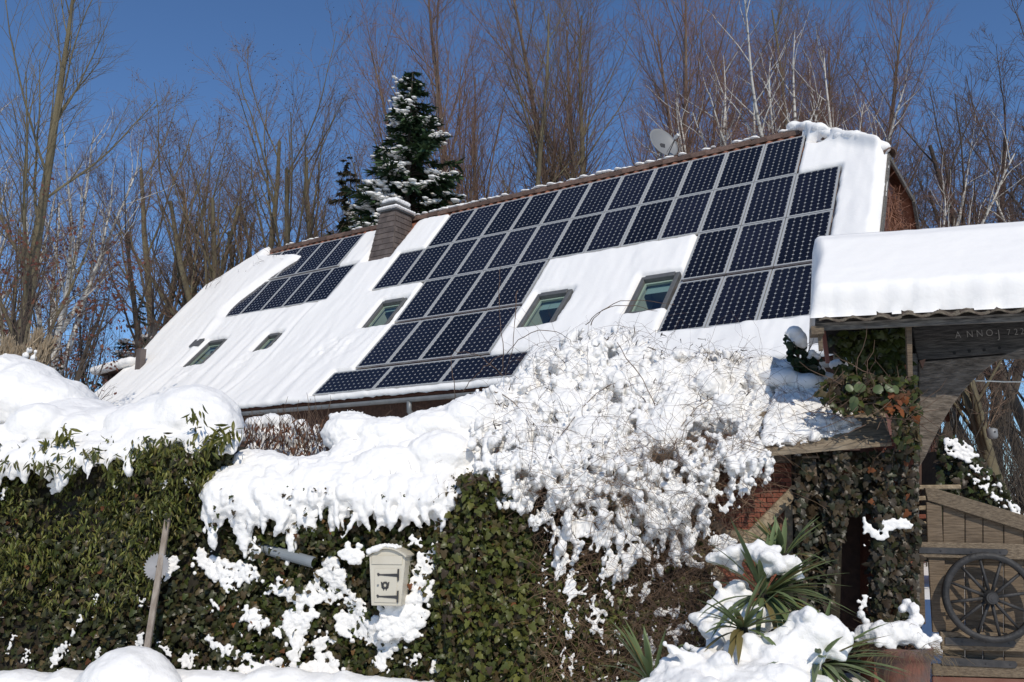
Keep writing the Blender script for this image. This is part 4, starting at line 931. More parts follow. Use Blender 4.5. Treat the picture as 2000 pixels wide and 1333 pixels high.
bl.add(o3 + h3 + [p + th_ for p in o3] + [p + th_ for p in h3],
       [(n + i, n + (i + 1) % n, (i + 1) % n, i) for i in range(n)] + [(2 * n + i, 2 * n + (i + 1) % n, 3 * n + (i + 1) % n, 3 * n + i) for i in range(n)] +
       [(i, (i + 1) % n, 2 * n + (i + 1) % n, 2 * n + i) for i in range(n)])
o = bl.build('saw_blade', mat('saw_steel', (0.30, .285, .27), .5, (.40, .38, .36), 6, metal=.35, bump=.1)); tag(o, 'grey toothed circular saw blade hung on the hedge behind the stake', 'saw blade')
p0, p1 = wallp(508, 1070, .01), wallp(613, 1099, .13); rp = 10.5 * PXM
e1 = norm(p1 - p0); e2 = norm(np.cross(e1, [0, 1., .4])); e3 = np.cross(e1, e2)
e2 = e2 if e2[2] > 0 else -e2
f0 = norm(-WN + UP * .15); f0 = norm(f0 - e1 * np.dot(f0, e1)); e2 = np.cross(e1, f0); 
prof = [f0 * (math.cos(a) * rp) + e2 * (math.sin(a) * rp) for a in np.linspace(-1.75, 1.75, 11)] + [f0 * (math.cos(a) * rp * .86) + e2 * (math.sin(a) * rp * .86) for a in np.linspace(1.75, -1.75, 11)]
o = MB().prism([p0 + q for q in prof], p1 - p0).build('half_pipe', mat('grey_plastic', (.19, .21, .22), .45, (.24, .26, .27), 5), smooth=False); tag(o, 'grey half pipe poking out of the ivy left of the mailbox', 'pipe')

# ================================================================== GATE ROOF (LYCHGATE)
GA = norm(np.array([.97, -.242, 0])); GB = np.array([GA[1], -GA[0], 0])
PE = at(1592, 632, 6.25)
def gp(px, py, off=0.): return onplane(px, py, PE + GB * off, GB)
BOFF = -.50
lych = empty('lychgate', 'old oak gateway with carved beam under a small tiled roof', 'gateway', tuple(gp(1790, 1200, BOFF) * np.array([1, 1, 0]) + np.array([0, 0, .4])))
def lk(o): return kid(o, lych)
RUN = .98; rz = gp(1700, 464, -RUN)[2] - .17; RISE = rz - PE[2]; SL = math.hypot(RUN, RISE); sdir = norm(-GB * RUN + UP * RISE + GA * .15); snrm = norm(np.cross(GA, sdir)); LEN = 3.1
snrm = snrm if snrm[2] > 0 else -snrm
lk(MB().box(PE + sdir * .02 - snrm * .01, GA * LEN, sdir * (SL - .02), -snrm * .03).box(PE - GB * 2 * RUN + GA * .34 + (GB * RUN + UP * RISE) / SL * .02 - snrm * .01, GA * LEN, (GB * RUN + UP * RISE) / SL * (SL - .05), UP * -.03).build('roof_boarding', OAK))
lk(MB().box(PE - GB * .03 - UP * .05, GA * LEN, -GB * .025, UP * .035).build('fascia', OAK))
pv2, pf2 = pantile(.36, .193, 9); pv2 = [(x, y, .02 + (z - .02) * .62) for x, y, z in pv2]
pm2 = bpy.data.meshes.new('roof_tile'); pm2.from_pydata(pv2, [], pf2); pm2.materials.append(OLDTILE); pm2.polygons.foreach_set('use_smooth', np.ones(len(pf2), bool))
rr = random.Random(8); Mx = Matrix((GA, sdir, snrm)).transposed().to_4x4()
for row in range(2):
    for i in range(int(LEN / .193)):
        o = obj('roof_tile', pm2); o.matrix_world = Matrix.Translation(Vector(PE + GA * (i * .193) + sdir * (.33 + row * .31) + snrm * (.0 + rr.uniform(0, .008) + row * .012))) @ Mx @ Matrix.Rotation(rr.uniform(-.02, .02), 4, 'Z')
        lk(o)
lk(MB().box(PE - GA * .03 - UP * .08, GA * .09, -GB * .16, UP * .06).box(PE + GA * .02 - GB * .05 - UP * .20, GA * .03, -GB * .03, UP * .13).build('verge_end', WOODH))
# beam, brace, posts
BT = .16
beam = [gp(1781, 640, BOFF), gp(1793, 704, BOFF), gp(1976, 689, BOFF), gp(2008, 676, BOFF), gp(2160, 645, BOFF), gp(2160, 600, BOFF)]
bo = lk(MB().prism(beam, -GB * BT).build('carved_beam', BEAM, bevel=.006))
brace = [(1794, 707), (1972, 692), (1950, 703), (1925, 722), (1900, 744), (1880, 766), (1862, 790), (1846, 816), (1832, 842), (1819, 868), (1808, 892), (1796, 912)]
BRC = mat('weathered_brace', (0.075, 0.058, 0.042), 0.85, (0.19, 0.155, 0.12), 4, (3, 3, 10), .8, 9)
lk(MB().prism([gp(x, y, BOFF + .0) for x, y in brace], -GB * .13).build('curved_brace', BRC, bevel=.006))
lk(MB().prism([gp(1777, 690, BOFF - .01), gp(1793, 690, BOFF - .01), gp(1797, 1240, BOFF - .01), gp(1776, 1240, BOFF - .01)], -GB * .15).build('gate_post', OAK, bevel=.006))
lk(MB().prism([gp(1770, 636, -.12), gp(1781, 636, -.12), gp(1783, 738, -.12), gp(1773, 738, -.12)], -GB * .05).build('hanging_batten', WOOD, bevel=.003))
lk(MB().prism([gp(1606, 638, -.56), gp(1785, 630, -.56), gp(1785, 694, -.56), gp(1612, 690, -.56)], -GB * .04).build('end_boarding', mat('dark_board', (.022, .016, .013), .9)))  # very dark even brown for the boards behind the ivy
lk(MB().prism([gp(1603, 636, -.25), gp(1611, 636, -.25), gp(1621, 708, -.25), gp(1614, 708, -.25)], -GB * .06).build('end_stile', mat('red_stile', (.14, .05, .035), .8)))
rb = MB(); rb.prism([gp(2160, 600, BOFF - .02), gp(2190, 600, BOFF - .02), gp(2200, 1240, BOFF - .02), gp(2172, 1240, BOFF - .02)], -GB * .15); lk(rb.build('gate_post', OAK))
lk(MB().prism([gp(1795, 706, BOFF + .02), gp(1807, 702, BOFF + .02), gp(1801, 722, BOFF + .02)], GB * .02).build('wedge', mat('rusty_wedge', (.16, .08, .05), .8)))
for x, y in ((1864, 690), (1893, 686), (1922, 684), (1952, 680)):
    lk(MB().tube([gp(x, y, BOFF - .01), gp(x, y, BOFF + .004)], .012, 8).build('peg', mat('black_peg', (.01, .01, .01), .9)))
# carved lettering, cut shallow and paler than the beam
CARVE = mat('carved_letters', (0.30, 0.28, 0.25), 0.9)
def letter(txt, px, py, size):
    cu = bpy.data.curves.new('lettering', 'FONT'); cu.body = txt; cu.size = size * axial(gp(px, py, BOFF)) * 1.05 / FOC; cu.extrude = .002; cu.offset = -.001; cu.materials.append(CARVE)
    tmp = bpy.data.objects.new('letter', cu); C.objects.link(tmp); bpy.context.view_layer.update()
    me = bpy.data.meshes.new_from_object(tmp.evaluated_get(bpy.context.evaluated_depsgraph_get())); bpy.data.objects.remove(tmp); bpy.data.curves.remove(cu)
    o = obj('letter', me); p = gp(px, py, BOFF + .003); o.matrix_world = Matrix.Translation(Vector(p)) @ Matrix((GA, UP, GB)).transposed().to_4x4() @ Matrix.Rotation(R(.8), 4, 'Z') @ Matrix.Diagonal((.85, 1, 1, 1))
    o.parent = bo
for ch, x, y, s_ in (('A', 1804, 636, 19), ('D', 1826, 635.5, 19), ('O', 1842, 635, 17), ('L', 1857, 632.5, 15), ('T', 1865, 633, 16), ('A', 1879, 632, 17), ('V', 1896, 631, 17), ('I', 1911, 630, 16), ('T', 1918, 630, 16), ('H', 1953, 629.5, 15), ('E', 1970, 628.5, 15), ('R', 1986, 628, 15),
                     ('A', 1866, 661, 18), ('N', 1888, 659.5, 18), ('N', 1907, 658, 18), ('O', 1926, 657, 18), ('-', 1944, 655, 15), ('J', 1949, 660, 22), ('7', 1967, 655, 16), ('2', 1981, 654.5, 17), ('2', 1993, 653.5, 17)):
    letter(ch, x, y, s_)
# ivy crowding under the little roof and down the post
q = fill([(1615, 650), (1770, 640), (1775, 735), (1700, 745), (1625, 735), (1640, 700)], 420)
livy = empty('ivy_plant', 'ivy hanging dark under the gateway roof and over the boards', 'ivy', tuple(gp(1700, 760, -.2)))
leaves(livy, 'ivy_leaf', np.stack([gp(x, y, RNG.uniform(-.50, -.36)) for x, y in q]), (.045, .085), GREENS[[0, 0, 3, 1]], out=GB, single=60)
q = fill([(1600, 745), (1660, 730), (1790, 740), (1795, 880), (1752, 872), (1742, 800), (1640, 798), (1600, 780)], 520)
leaves(livy, 'ivy_leaf', np.stack([gp(x, y, RNG.uniform(-.22, .02)) for x, y in q]), (.04, .08), np.concatenate([GREENS[[0, 1, 3]], BROWNS[[0, 1, 3]]]), out=GB, single=120, stuffname='lower_foliage')
q = np.array([(1654, 752), (1673, 750), (1689, 752), (1668, 775), (1745, 765), (1730, 752), (1718, 752), (1660, 790), (1735, 785)])
leaves(livy, 'round_leaf', np.stack([gp(x, y, .06) for x, y in q]), (.06, .09), np.array([(.11, .14, .06), (.08, .11, .045)]), out=GB, single=20)
q = fill([(1735, 760), (1790, 770), (1790, 815), (1730, 800)], 16)
leaves(livy, 'ivy_leaf', np.stack([gp(x, y, .05) for x, y in q]), (.05, .075), np.array([(.24, .08, .025), (.2, .065, .025), (.17, .08, .04)]), out=GB, single=20, mt=DRYLEAF)
q = fill([(1640, 720), (1780, 730), (1790, 860), (1620, 820)], 60)
twigs('stems', livy, np.stack([gp(x, y, -.02) for x, y in q]), RNG.normal(size=(60, 3)) * np.array([1, .3, .8]), .35, .004, wig=.3)
# snow on the little roof
na_, ns_ = 150, 46; aa = np.linspace(-.035, LEN, na_); s2 = np.linspace(-.01, SL + .05, ns_); Ag, Sg2 = np.meshgrid(aa, s2)
wave = .5 + .5 * np.sin(Ag / .193 * 2 * np.pi - 1.2)
low_ = .012 + .008 * wave + .05 * (fbm(Ag * 6, Sg2 * 0, 61) - .5); low_ = np.maximum(low_, .0)
hh_ = (.205 + .03 * (fbm(Ag * 1.5, Sg2 * 1.5, 62) - .5)) * np.sqrt(np.clip(smooth(0, .13, Sg2 - low_), 0, 1)) * np.sqrt(np.clip((Ag + .035 + .02 * np.sin(Sg2 * 6)) / .07, 0, 1)) ** .8 * (1 - .25 * smooth(SL - .22, SL + .05, Sg2)) + .006 * (fbm(Ag * 14, Sg2 * 14, 63) - .5)
hh_[:, 0] = 0; hh_[0] = 0
Vl = PE + Ag[..., None] * GA + Sg2[..., None] * sdir + (hh_ + .05)[..., None] * snrm
hp0 = (Vl[:, 3:4] - Vl[:, :1])
bot = PE + Ag[..., None] * GA + Sg2[..., None] * sdir + .04 * snrm
ii = (np.arange(ns_ - 1)[:, None] * na_ + np.arange(na_ - 1)[None]); kp = np.maximum(hh_[:-1, :-1], hh_[1:, 1:]) > .004; ii = ii[kp]
back = Vl[-1] + (-GB * RUN - UP * RISE) / SL * SL
F_ = [np.stack([ii, ii + 1, ii + na_ + 1, ii + na_], -1)]
nb = na_ * ns_; j = np.arange(na_ - 1); F_.append(np.stack([(ns_ - 1) * na_ + j, (ns_ - 1) * na_ + j + 1, nb + j + 1, nb + j], -1))
o = obj('gate_roof_snow', mesh_np('gate_roof_snow', np.concatenate([Vl.reshape(-1, 3), back]), F_, ROOFSNOW, True)); tag(o, 'thick smooth slab of snow on the gateway roof', 'snow', kind='stuff')
# ================================================================== WOODEN GATE AND WHEEL
gate = empty('wooden_gate', 'weathered plank gate with sloping top rail and iron strap hinges', 'gate', tuple(gp(1900, 1300, BOFF)))
def gk(o): return kid(o, gate)
def bar(name, pts, off, th, mt=WOOD, bev=.004): return gk(MB().prism([gp(x, y, BOFF + off) for x, y in pts], -GB * th).build(name, mt, bevel=bev))
rr = random.Random(2); x = 1842
while x < 2150:
    wdt = rr.uniform(34, 44); yt = 968 + (x - 1812) * .31
    bar('plank', [(x, yt + rr.uniform(0, 4)), (x + wdt - 1.6, yt + wdt * .31), (x + wdt - 1.6 + 1, 1330), (x + 1, 1330)], -.035 - rr.uniform(0, .006), .025); x += wdt
bar('top_rail', [(1806, 953), (1822, 953), (2090, 1034), (2090, 1066), (1812, 978)], .01, .05, WOODH)
bar('stile', [(1809, 980), (1839, 987), (1842, 1062), (1812, 1062)], -.005, .03)
bar('stile', [(1813, 1089), (1845, 1089), (1848, 1236), (1822, 1236)], -.005, .03)
bar('stile', [(1783, 1092), (1804, 1092), (1808, 1220), (1789, 1220)], -.02, .04)
bar('middle_rail', [(1792, 1059), (2100, 1065), (2100, 1096), (1794, 1089)], .02, .05, WOODH)
bar('lower_rail', [(1836, 1234), (2100, 1240), (2100, 1276), (1840, 1270)], .02, .05, WOODH)
bar('bottom_rail', [(1822, 1298), (2100, 1306), (2100, 1328), (1822, 1320)], .02, .05, WOODH)
bar('base_board', [(1822, 1322), (2100, 1330), (2100, 1365), (1822, 1358)], .01, .04, mat('red_base', (.15, .06, .04), .85, (.2, .1, .07), 8))
for pts in ([(1795, 1069), (1966, 1073), (1970, 1078), (1966, 1085), (1795, 1081)], [(1846, 1245), (1981, 1251), (1985, 1257), (1981, 1265), (1846, 1261)], [(1839, 1284), (1984, 1292), (1988, 1299), (1984, 1306), (1839, 1300)]):
    h_ = bar('strap_hinge', pts, .030, .008, IRON, .002)
    for xb in (.25, .6, .93):
        px_ = pts[0][0] * (1 - xb) + pts[1][0] * xb; py_ = (pts[0][1] + pts[-1][1]) / 2 * (1 - xb) + (pts[1][1] + pts[3][1]) / 2 * xb
        b_ = MB().tube([gp(px_, py_, BOFF + .03), gp(px_, py_, BOFF + .036)], .006, 8).build('bolt', IRON); b_.parent = h_
# wheel
wc = gp(1933, 1167, BOFF + .10); kw = axial(wc) / FOC
wheel = empty('wagon_wheel', 'black iron rimmed wagon wheel mounted on the wooden gate', 'wheel', tuple(wc))
def wk(o): return kid(o, wheel)
WHL = mat('black_wheel', (0.016, 0.0155, 0.0155), 0.6, (0.034, 0.032, 0.031), 12, bump=.3, bscale=40)
ro, ri = 85 * kw, 73 * kw; V = []; F4 = []; na = 72
for i in range(na):
    a = 2 * math.pi * i / na; e = GA * math.cos(a) + UP * math.sin(a)
    V += [wc + e * ri + GB * .022, wc + e * ro + GB * .022, wc + e * ro - GB * .022, wc + e * ri - GB * .022]
for i in range(na):
    b = i * 4; d = ((i + 1) % na) * 4
    for k_ in range(4): F4.append((b + k_, d + k_, d + (k_ + 1) % 4, b + (k_ + 1) % 4))
wk(obj('rim', mesh_np('rim', np.array(V), np.array(F4), WHL)))
hub = MB(); hub.tube([wc - GB * .04, wc + GB * .03, wc + GB * .045, wc + GB * .075], [14 * kw, 14 * kw, 11.5 * kw, 11 * kw], 20); wk(hub.build('hub', WHL))
wk(MB().tube([wc + GB * .074, wc + GB * .078], [7.5 * kw, 7.5 * kw], 18).build('hub_cap', IRON)); wk(MB().tube([wc + GB * .078, wc + GB * .082], [3.6 * kw, 3.4 * kw], 12).build('axle_end', IRON))
for i in range(12):
    a = 2 * math.pi * (i + .28) / 12; e = GA * math.cos(a) + UP * math.sin(a)
    wk(MB().tube([wc + e * 9 * kw + GB * .02, wc + e * 40 * kw + GB * .01, wc + e * 76 * kw], [.0125, .0125, .0095], 8).build('spoke', WHL, smooth=True))
# slatted wood leaning behind the gate's left edge
for i, (x0, x1, y) in enumerate(((1784, 1878, 952), (1782, 1812, 974), (1780, 1812, 993), (1782, 1810, 1010), (1784, 1810, 1024), (1786, 1812, 1040), (1788, 1812, 1052))):
    p_, q_ = gp(x0, y + 5, BOFF - .28), gp(x1, y + 4, BOFF - .28)
    o = MB().box(p_, q_ - p_, -GB * .09, UP * .036).build('split_log', TANWOOD if i not in (3,) else BRICK, bevel=.006)
    tag(o, ['longest pale batten on top of the stack behind the gate', 'pale split batten second from the top behind the gate edge', 'tan split batten third from the top behind the gate edge', 'reddish batten fourth from the top behind the gate edge', 'tan split batten third from the bottom behind the gate edge', 'tan split batten second from the bottom behind the gate edge', 'lowest tan split batten just above the middle gate rail'][i], 'batten', group='battens stacked behind the gate')

# ================================================================== TIMBER SHED WITH BRICK INFILL, BOARD ROOF
shed = empty('timber_shed', 'half timbered brick shed half hidden by ivy and climber', 'shed', tuple(wallp(1480, 1330, -.2)))
def sk(o): return kid(o, shed)
SO = -.20
def sp(x, y, off=0.): return wallp(x, y, SO + off)
sk(MB().prism([sp(1330, 1340, -.03), sp(1548, 1340, -.03), sp(1545, 880, -.03), sp(1395, 880, -.03)], WN * .3).build('wall', MORTAR))
br_t = random.Random(6); bh = 9.7; y = 905
brm = {}
bi = 0
while y < 1175:
    x = 1400 - (0 if (bi % 2) else 12)
    while x < 1548:
        w_ = 24.5
        x0, x1 = max(x, 1398), min(x + w_ - 1.6, 1546)
        if x1 - x0 > 5:
            p_ = sp(x0, y + bh - 1.5); e_ = sp(x1, y + bh - 1.5) - p_
            sk(MB().box(p_ - WN * br_t.uniform(.0, .006), e_, UP * ((bh - 1.6) * PXM), WN * .04).build('brick', BRICK))
        x += w_
    y += bh; bi += 1
def timber(pts, off=.035, name='timber', mt=TANWOOD): sk(MB().prism([sp(a, b, off) for a, b in pts], WN * .06).build(name, mt, bevel=.004))
timber([(1545, 952), (1553, 975), (1458, 1078), (1442, 1058)], .045)
timber([(1533, 990), (1549, 985), (1550, 1200), (1534, 1200)], .03)
timber([(1410, 1036), (1500, 1034), (1495, 1060), (1412, 1064)], .02)
timber([(1384, 1022), (1400, 1018), (1446, 1058), (1438, 1074)], .025)
timber([(1356, 1080), (1372, 1078), (1416, 1124), (1404, 1138)], .03)
for i in range(4): timber([(1480 + i * 14, 1012), (1492 + i * 14, 1008), (1493 + i * 14, 1120), (1481 + i * 14, 1120)], .012, 'plank', mat('red_board', (.13, .05, .03), .8, (.19, .085, .05), 6, (8, 8, 1), rand=.25))
sk(MB().prism([wallp(1556, 1345, -.55), wallp(1800, 1345, -.55), wallp(1800, 880, -.55), wallp(1556, 880, -.55)], WN * .2).build('back_wall', DARKWALL))
sk(MB().box(wallp(1552, 1345, -.22), wallp(1553, 890, -.22) - wallp(1552, 1345, -.22), GA * .05, WN * .5).build('corner_post', OAK))
for pts in ([(1498, 885, .10), (1742, 864, .10), (1731, 824, -.14), (1490, 845, -.14)], [(1489, 843, -.17), (1733, 823, -.17), (1722, 785, -.42), (1480, 804, -.42)], [(1480, 803, -.45), (1724, 785, -.45), (1712, 750, -.68), (1470, 768, -.68)]):
    sk(MB().prism([wallp(x, y, o_) for x, y, o_ in pts], UP * -.028).build('roof_plank', mat('roof_board', (.15, .115, .075), .85, (.30, .24, .165), 4, (2, 12, 12), .5, 9), bevel=.003))
def pdepth(x, y): return .12 - (885 - y) * .0062 + .05
c1, r1 = lumps([(1480, 872), (1500, 800), (1520, 740), (1560, 736), (1610, 745), (1625, 770), (1648, 800), (1655, 835), (1700, 838), (1672, 846), (1600, 862), (1540, 874)], 420, 5, 17, .0, depthf=pdepth)
c5, r5 = loads([(1480, 872), (1500, 790), (1530, 736), (1610, 745), (1640, 790), (1700, 838), (1600, 864), (1540, 874)], 150, .0, (3.5, 8.5), (14, 46), pdepth, .9); c1, r1 = np.concatenate([c1, c5]), np.concatenate([r1, r5])
snow_mass('board_roof_snow', 'twig riddled snow covering the left half of the board roof', c1, r1, .0125, .03, .07, 1, fine=.02)
q = fill([(1490, 870), (1520, 740), (1610, 745), (1650, 810), (1690, 838), (1600, 862)], 260)
bw = empty('creeper_stems', 'fine bare creeper stems lying over the board roof snow', 'creeper', tuple(wallp(1570, 860, .1)))
twigs('stems', bw, wallp(q[:, 0], q[:, 1], pdepth(*q.T) + .05), RNG.normal(size=(len(q), 3)) * np.array([1, .5, .5]), RNG.uniform(.1, .4, len(q)), RNG.uniform(.001, .0022, len(q)), npt=6, wig=.25, sag=.05)
q = fill([(1600, 745), (1660, 735), (1740, 760), (1740, 800), (1650, 812), (1630, 790)], 320)
leaves(bw, 'ivy_leaf', wallp(q[:, 0], q[:, 1], pdepth(*q.T) + RNG.uniform(-.02, .06, len(q))), (.035, .07), np.concatenate([GREENS[[0, 1, 3]], BROWNS[[0, 1, 3, 4]]]), single=60)
# bird box under the boards
bb = wallp(1582, 912, -.02); bx = empty('bird_box', 'grey wooden bird box in the shade under the board roof', 'bird box', tuple(bb))
kid(MB().box(bb - np.array([.05, 0, .07]), np.array([.10, 0, 0]), np.array([0, .10, 0]), np.array([0, 0, .13])).build('box', WOOD, bevel=.003), bx)
kid(MB().box(bb + np.array([-.065, -.03, .062]), np.array([.13, 0, 0]), np.array([0, .15, .02]), np.array([0, 0, .015])).build('lid', WOOD), bx)
kid(MB().tube([bb + np.array([0, .001, .015]), bb + np.array([0, -.003, .015])], .016, 12).build('entrance_hole', mat('hole_black', (.004, .004, .004), 1)), bx)
# ivy on the pillar between shed and gate
pil = empty('ivy_pillar', 'brick gate pillar smothered in dark dusty ivy right of the shed', 'ivy pillar', tuple(wallp(1740, 1330, -.1)))
pb = MB().prism([wallp(1708, 1345, -.12), wallp(1782, 1345, -.12), wallp(1784, 850, -.12), wallp(1706, 850, -.12)], WN * .3).build('brick_core', BRICK, pil); pb.location = -pil.location
pb = MB().prism([wallp(1558, 1345, -.16), wallp(1636, 1345, -.16), wallp(1650, 885, -.16), wallp(1558, 885, -.16)], WN * .25).build('post_core', DARKSOIL, pil); pb.location = -pil.location
q = np.concatenate([fill([(1556, 890), (1640, 882), (1720, 880), (1790, 870), (1792, 960), (1700, 1000), (1660, 1000), (1640, 1060), (1625, 1180), (1600, 1250), (1560, 1180)], 1500), fill([(1700, 985), (1790, 950), (1795, 1060), (1782, 1235), (1690, 1230), (1700, 1160)], 900)])
leaves(pil, 'ivy_leaf', wallp(q[:, 0], q[:, 1], -.03 + .06 * np.sin(q[:, 0] * .07) + RNG.uniform(-.10, .08, len(q))), (.04, .078), np.concatenate([BROWNS[[0, 1, 1, 2]], np.array([(.062, .050, .034), (.045, .042, .03), (.030, .034, .018)])]), droop=.8, spread=.5, single=250)
q = fill([(1600, 900), (1780, 900), (1780, 1150), (1600, 1100)], 12)
leaves(pil, 'ivy_leaf', wallp(q[:, 0], q[:, 1], .06), (.05, .07), np.array([(.20, .07, .025), (.16, .055, .022)]), single=0, mt=DRYLEAF, stuffname='dead_leaves')
c1, r1 = strokes([[(1690, 1020, 8), (1700, 1040, 10), (1720, 1052, 8), (1735, 1045, 6)], [(1722, 1035, 8), (1740, 1022, 9), (1760, 1022, 9), (1776, 1030, 8)], [(1688, 1060, 6)], [(1705, 1015, 5)], [(1690, 1165, 6), (1684, 1180, 9)], [(1700, 1150, 4)]], .10)
snow_mass('ivy_pillar_snow', 'snow caught on the bushy ivy of the gate pillar', c1, r1, .010, .016, .04, 1)

# ================================================================== POT, YUCCAS, BUSH, SNOW BESIDE THE GATE
pc = at(1765, 1330, 5.55); pk = axial(pc) / FOC
pot = empty('terracotta_pot', 'large rust stained terracotta pot with dead grass under snow', 'flower pot', tuple(pc))
prf = [(40, -60), (46, 0), (50, 30), (54, 46), (58, 46), (58, 64), (54, 66), (50, 62), (46, 40)]
V = []; F4 = []; na = 40
for r_, z in prf:
    for i in range(na): a = 2 * math.pi * i / na; V.append(pc + np.array([math.cos(a) * r_ * pk, math.sin(a) * r_ * pk, z * pk]))
for i in range(len(prf) - 1):
    for j in range(na): b = i * na; F4.append((b + j, b + (j + 1) % na, b + na + (j + 1) % na, b + na + j))
kid(obj('vessel', mesh_np('vessel', np.array(V), np.array(F4), mat('pot_clay', (.17, .07, .045), .8, (.10, .075, .065), 7, bump=.5, bscale=25, ramp=(.4, .6)), True)), pot)
q = RNG.uniform(-1, 1, (260, 2)); q = q[(q ** 2).sum(1) < 1]
G = pc + np.stack([q[:, 0] * 54 * pk, q[:, 1] * 54 * pk, np.full(len(q), 60 * pk)], 1)
o = twigs('dead_grass', pot, G, np.stack([q[:, 0] * 1.2, q[:, 1] * 1.2 - .1, np.full(len(q), .5)], 1) + RNG.normal(size=(len(q), 3)) * .3, RNG.uniform(.10, .3, len(q)), .0016, mat('straw', (.20, .145, .075), .9), sag=.35)
o.location = -pot.location
lc, lr = [], []
for x, y, r_, of in ((1685, 1238, 17, 0), (1700, 1236, 20, .05), (1720, 1236, 23, .1), (1742, 1238, 23, .12), (1762, 1236, 24, .12), (1782, 1240, 20, .12), (1800, 1248, 13, .12), (1815, 1252, 9, .1), (1832, 1248, 8, .1), (1826, 1243, 6, .1), (1796, 1262, 9, .14), (1812, 1268, 6, .14), (1735, 1258, 10, .16), (1745, 1266, 7, .16), (1715, 1256, 9, .16), (1762, 1190, 9, -.05), (1772, 1178, 9, -.05), (1784, 1190, 12, 0), (1790, 1210, 15, 0), (1780, 1225, 16, .05), (1672, 1245, 9, 0), (1682, 1200, 9, -.05), (1690, 1215, 8, -.05)):
    p_ = at(x, y, 5.6 - of); lc.append(p_); lr.append(r_ * pk)
snow_mass('pot_snow', 'jagged crust of snow on the terracotta pot beside the gate', lc, np.array(lr), .0105, .025, .05, 1, fine=.01)

def yucca(label, px, py, Y, n, L, lean, seed, amin=-.2):
    rg = np.random.default_rng(seed); c0 = at(px, py, Y)
    t = empty('yucca', label, 'yucca', tuple(c0), group='yuccas in front of the shed')
    kid(MB().tube([c0 - UP * .25, c0 - UP * .08, c0 + UP * .04], [.05, .05, .03], 8).build('stem', DARKSOIL), t)
    for i in range(n):
        az = rg.uniform(0, 2 * math.pi); el = rg.uniform(amin, .95); d = np.array([math.cos(az) * math.cos(el), math.sin(az) * math.cos(el) * .8, math.sin(el)]) + np.array(lean)
        d = norm(d); l = L * rg.uniform(.65, 1.1); k_ = 7; pts = [c0 + d * .04]; dd = d.copy()
        for s_ in range(1, k_): dd = norm(dd + np.array([0, 0, -.13 * (1.35 - el)]) * rg.uniform(.2, 1.5)); pts.append(pts[-1] + dd * l / (k_ - 1))
        side = norm(np.cross(d, UP + .01)); V = []; wds = [.010, .015, .018, .019, .016, .010, .001]
        for p_, w_ in zip(pts, wds):
            up_ = norm(np.cross(side, d)); V += [p_ - side * w_ + up_ * w_ * .35, p_, p_ + side * w_ + up_ * w_ * .35]
        V = np.array(V); F4 = []
        for s_ in range(k_ - 1): F4 += [(s_ * 3, s_ * 3 + 1, s_ * 3 + 4, s_ * 3 + 3), (s_ * 3 + 1, s_ * 3 + 2, s_ * 3 + 5, s_ * 3 + 4)]
        g = rg.uniform(.75, 1.25); col = np.array((.145, .195, .085)) * g
        if rg.random() < .12: col = np.array((.19, .15, .06))
        cl = np.tile(col, (len(V), 1)); cl[0::3] = cl[0::3] * .7 + np.array((.05, .05, .02)); cl[2::3] = cl[0::3]
        kid(obj('leaf', mesh_np('leaf', V, np.array(F4), YUCCA, True, cl)), t)
yucca('large yucca fanning out against the brick shed, snow in its heart', 1492, 1165, 5.65, 90, .50, (.28, -.30, .0), 1, -.5)
yucca('yucca at the bottom edge beside the pot, leaves splaying right', 1600, 1300, 5.2, 64, .46, (.35, -.25, -.15), 2, -.5)
yucca('thin leaved yucca at the bottom edge under the brown climber', 1275, 1345, 5.5, 26, .42, (.1, -.3, .35), 3, .1)
yucca('snowed in yucca with a few blades showing between the two larger yuccas', 1450, 1232, 5.32, 30, .34, (.1, -.45, .1), 14, -.3)
yucca('upper yucca with stiff leaves rising beside the timber brace', 1530, 1092, 5.95, 22, .34, (.1, -.1, .3), 9, -.1)
# snow loads on and around the yuccas
lc, lr = [], []
def lump(x, y, Y, rx, ry=None, rz=None):
    k_ = Y / FOC * (1.12 if Y < 6 else 1.0); lc.append(at(x, y, Y)); lr.append((rx * k_, (ry or rx) * k_, (rz or rx) * k_))
for x, y, Y, a in ((1470, 1078, 5.75, 20), (1492, 1085, 5.7, 26), (1510, 1092, 5.65, 22), (1500, 1112, 5.65, 14), (1497, 1122, 5.65, 9), (1540, 1100, 5.7, 20), (1552, 1112, 5.7, 17), (1560, 1128, 5.7, 11), (1528, 1112, 5.7, 16), (1450, 1075, 5.85, 20), (1425, 1085, 5.9, 22), (1400, 1090, 5.9, 18), (1440, 1110, 5.9, 16),
                   (1440, 1150, 5.75, 22), (1415, 1170, 5.75, 24), (1450, 1185, 5.7, 24), (1480, 1195, 5.6, 20), (1400, 1200, 5.7, 22), (1430, 1215, 5.6, 30), (1470, 1230, 5.5, 30), (1500, 1215, 5.5, 20), (1405, 1240, 5.55, 28), (1380, 1225, 5.65, 18), (1360, 1205, 5.7, 12)): lump(x, y, Y, a, a, a * .85)
for x, y, Y, a in ((1560, 1222, 5.2, 20), (1580, 1225, 5.15, 24), (1605, 1225, 5.15, 24), (1630, 1230, 5.15, 20), (1648, 1245, 5.15, 16), (1655, 1262, 5.15, 10), (1590, 1250, 5.15, 26), (1615, 1255, 5.12, 22), (1635, 1275, 5.12, 14), (1645, 1285, 5.12, 9), (1588, 1280, 5.12, 20), (1578, 1300, 5.12, 14), (1595, 1305, 5.12, 11), (1560, 1250, 5.2, 22)): lump(x, y, Y, a)
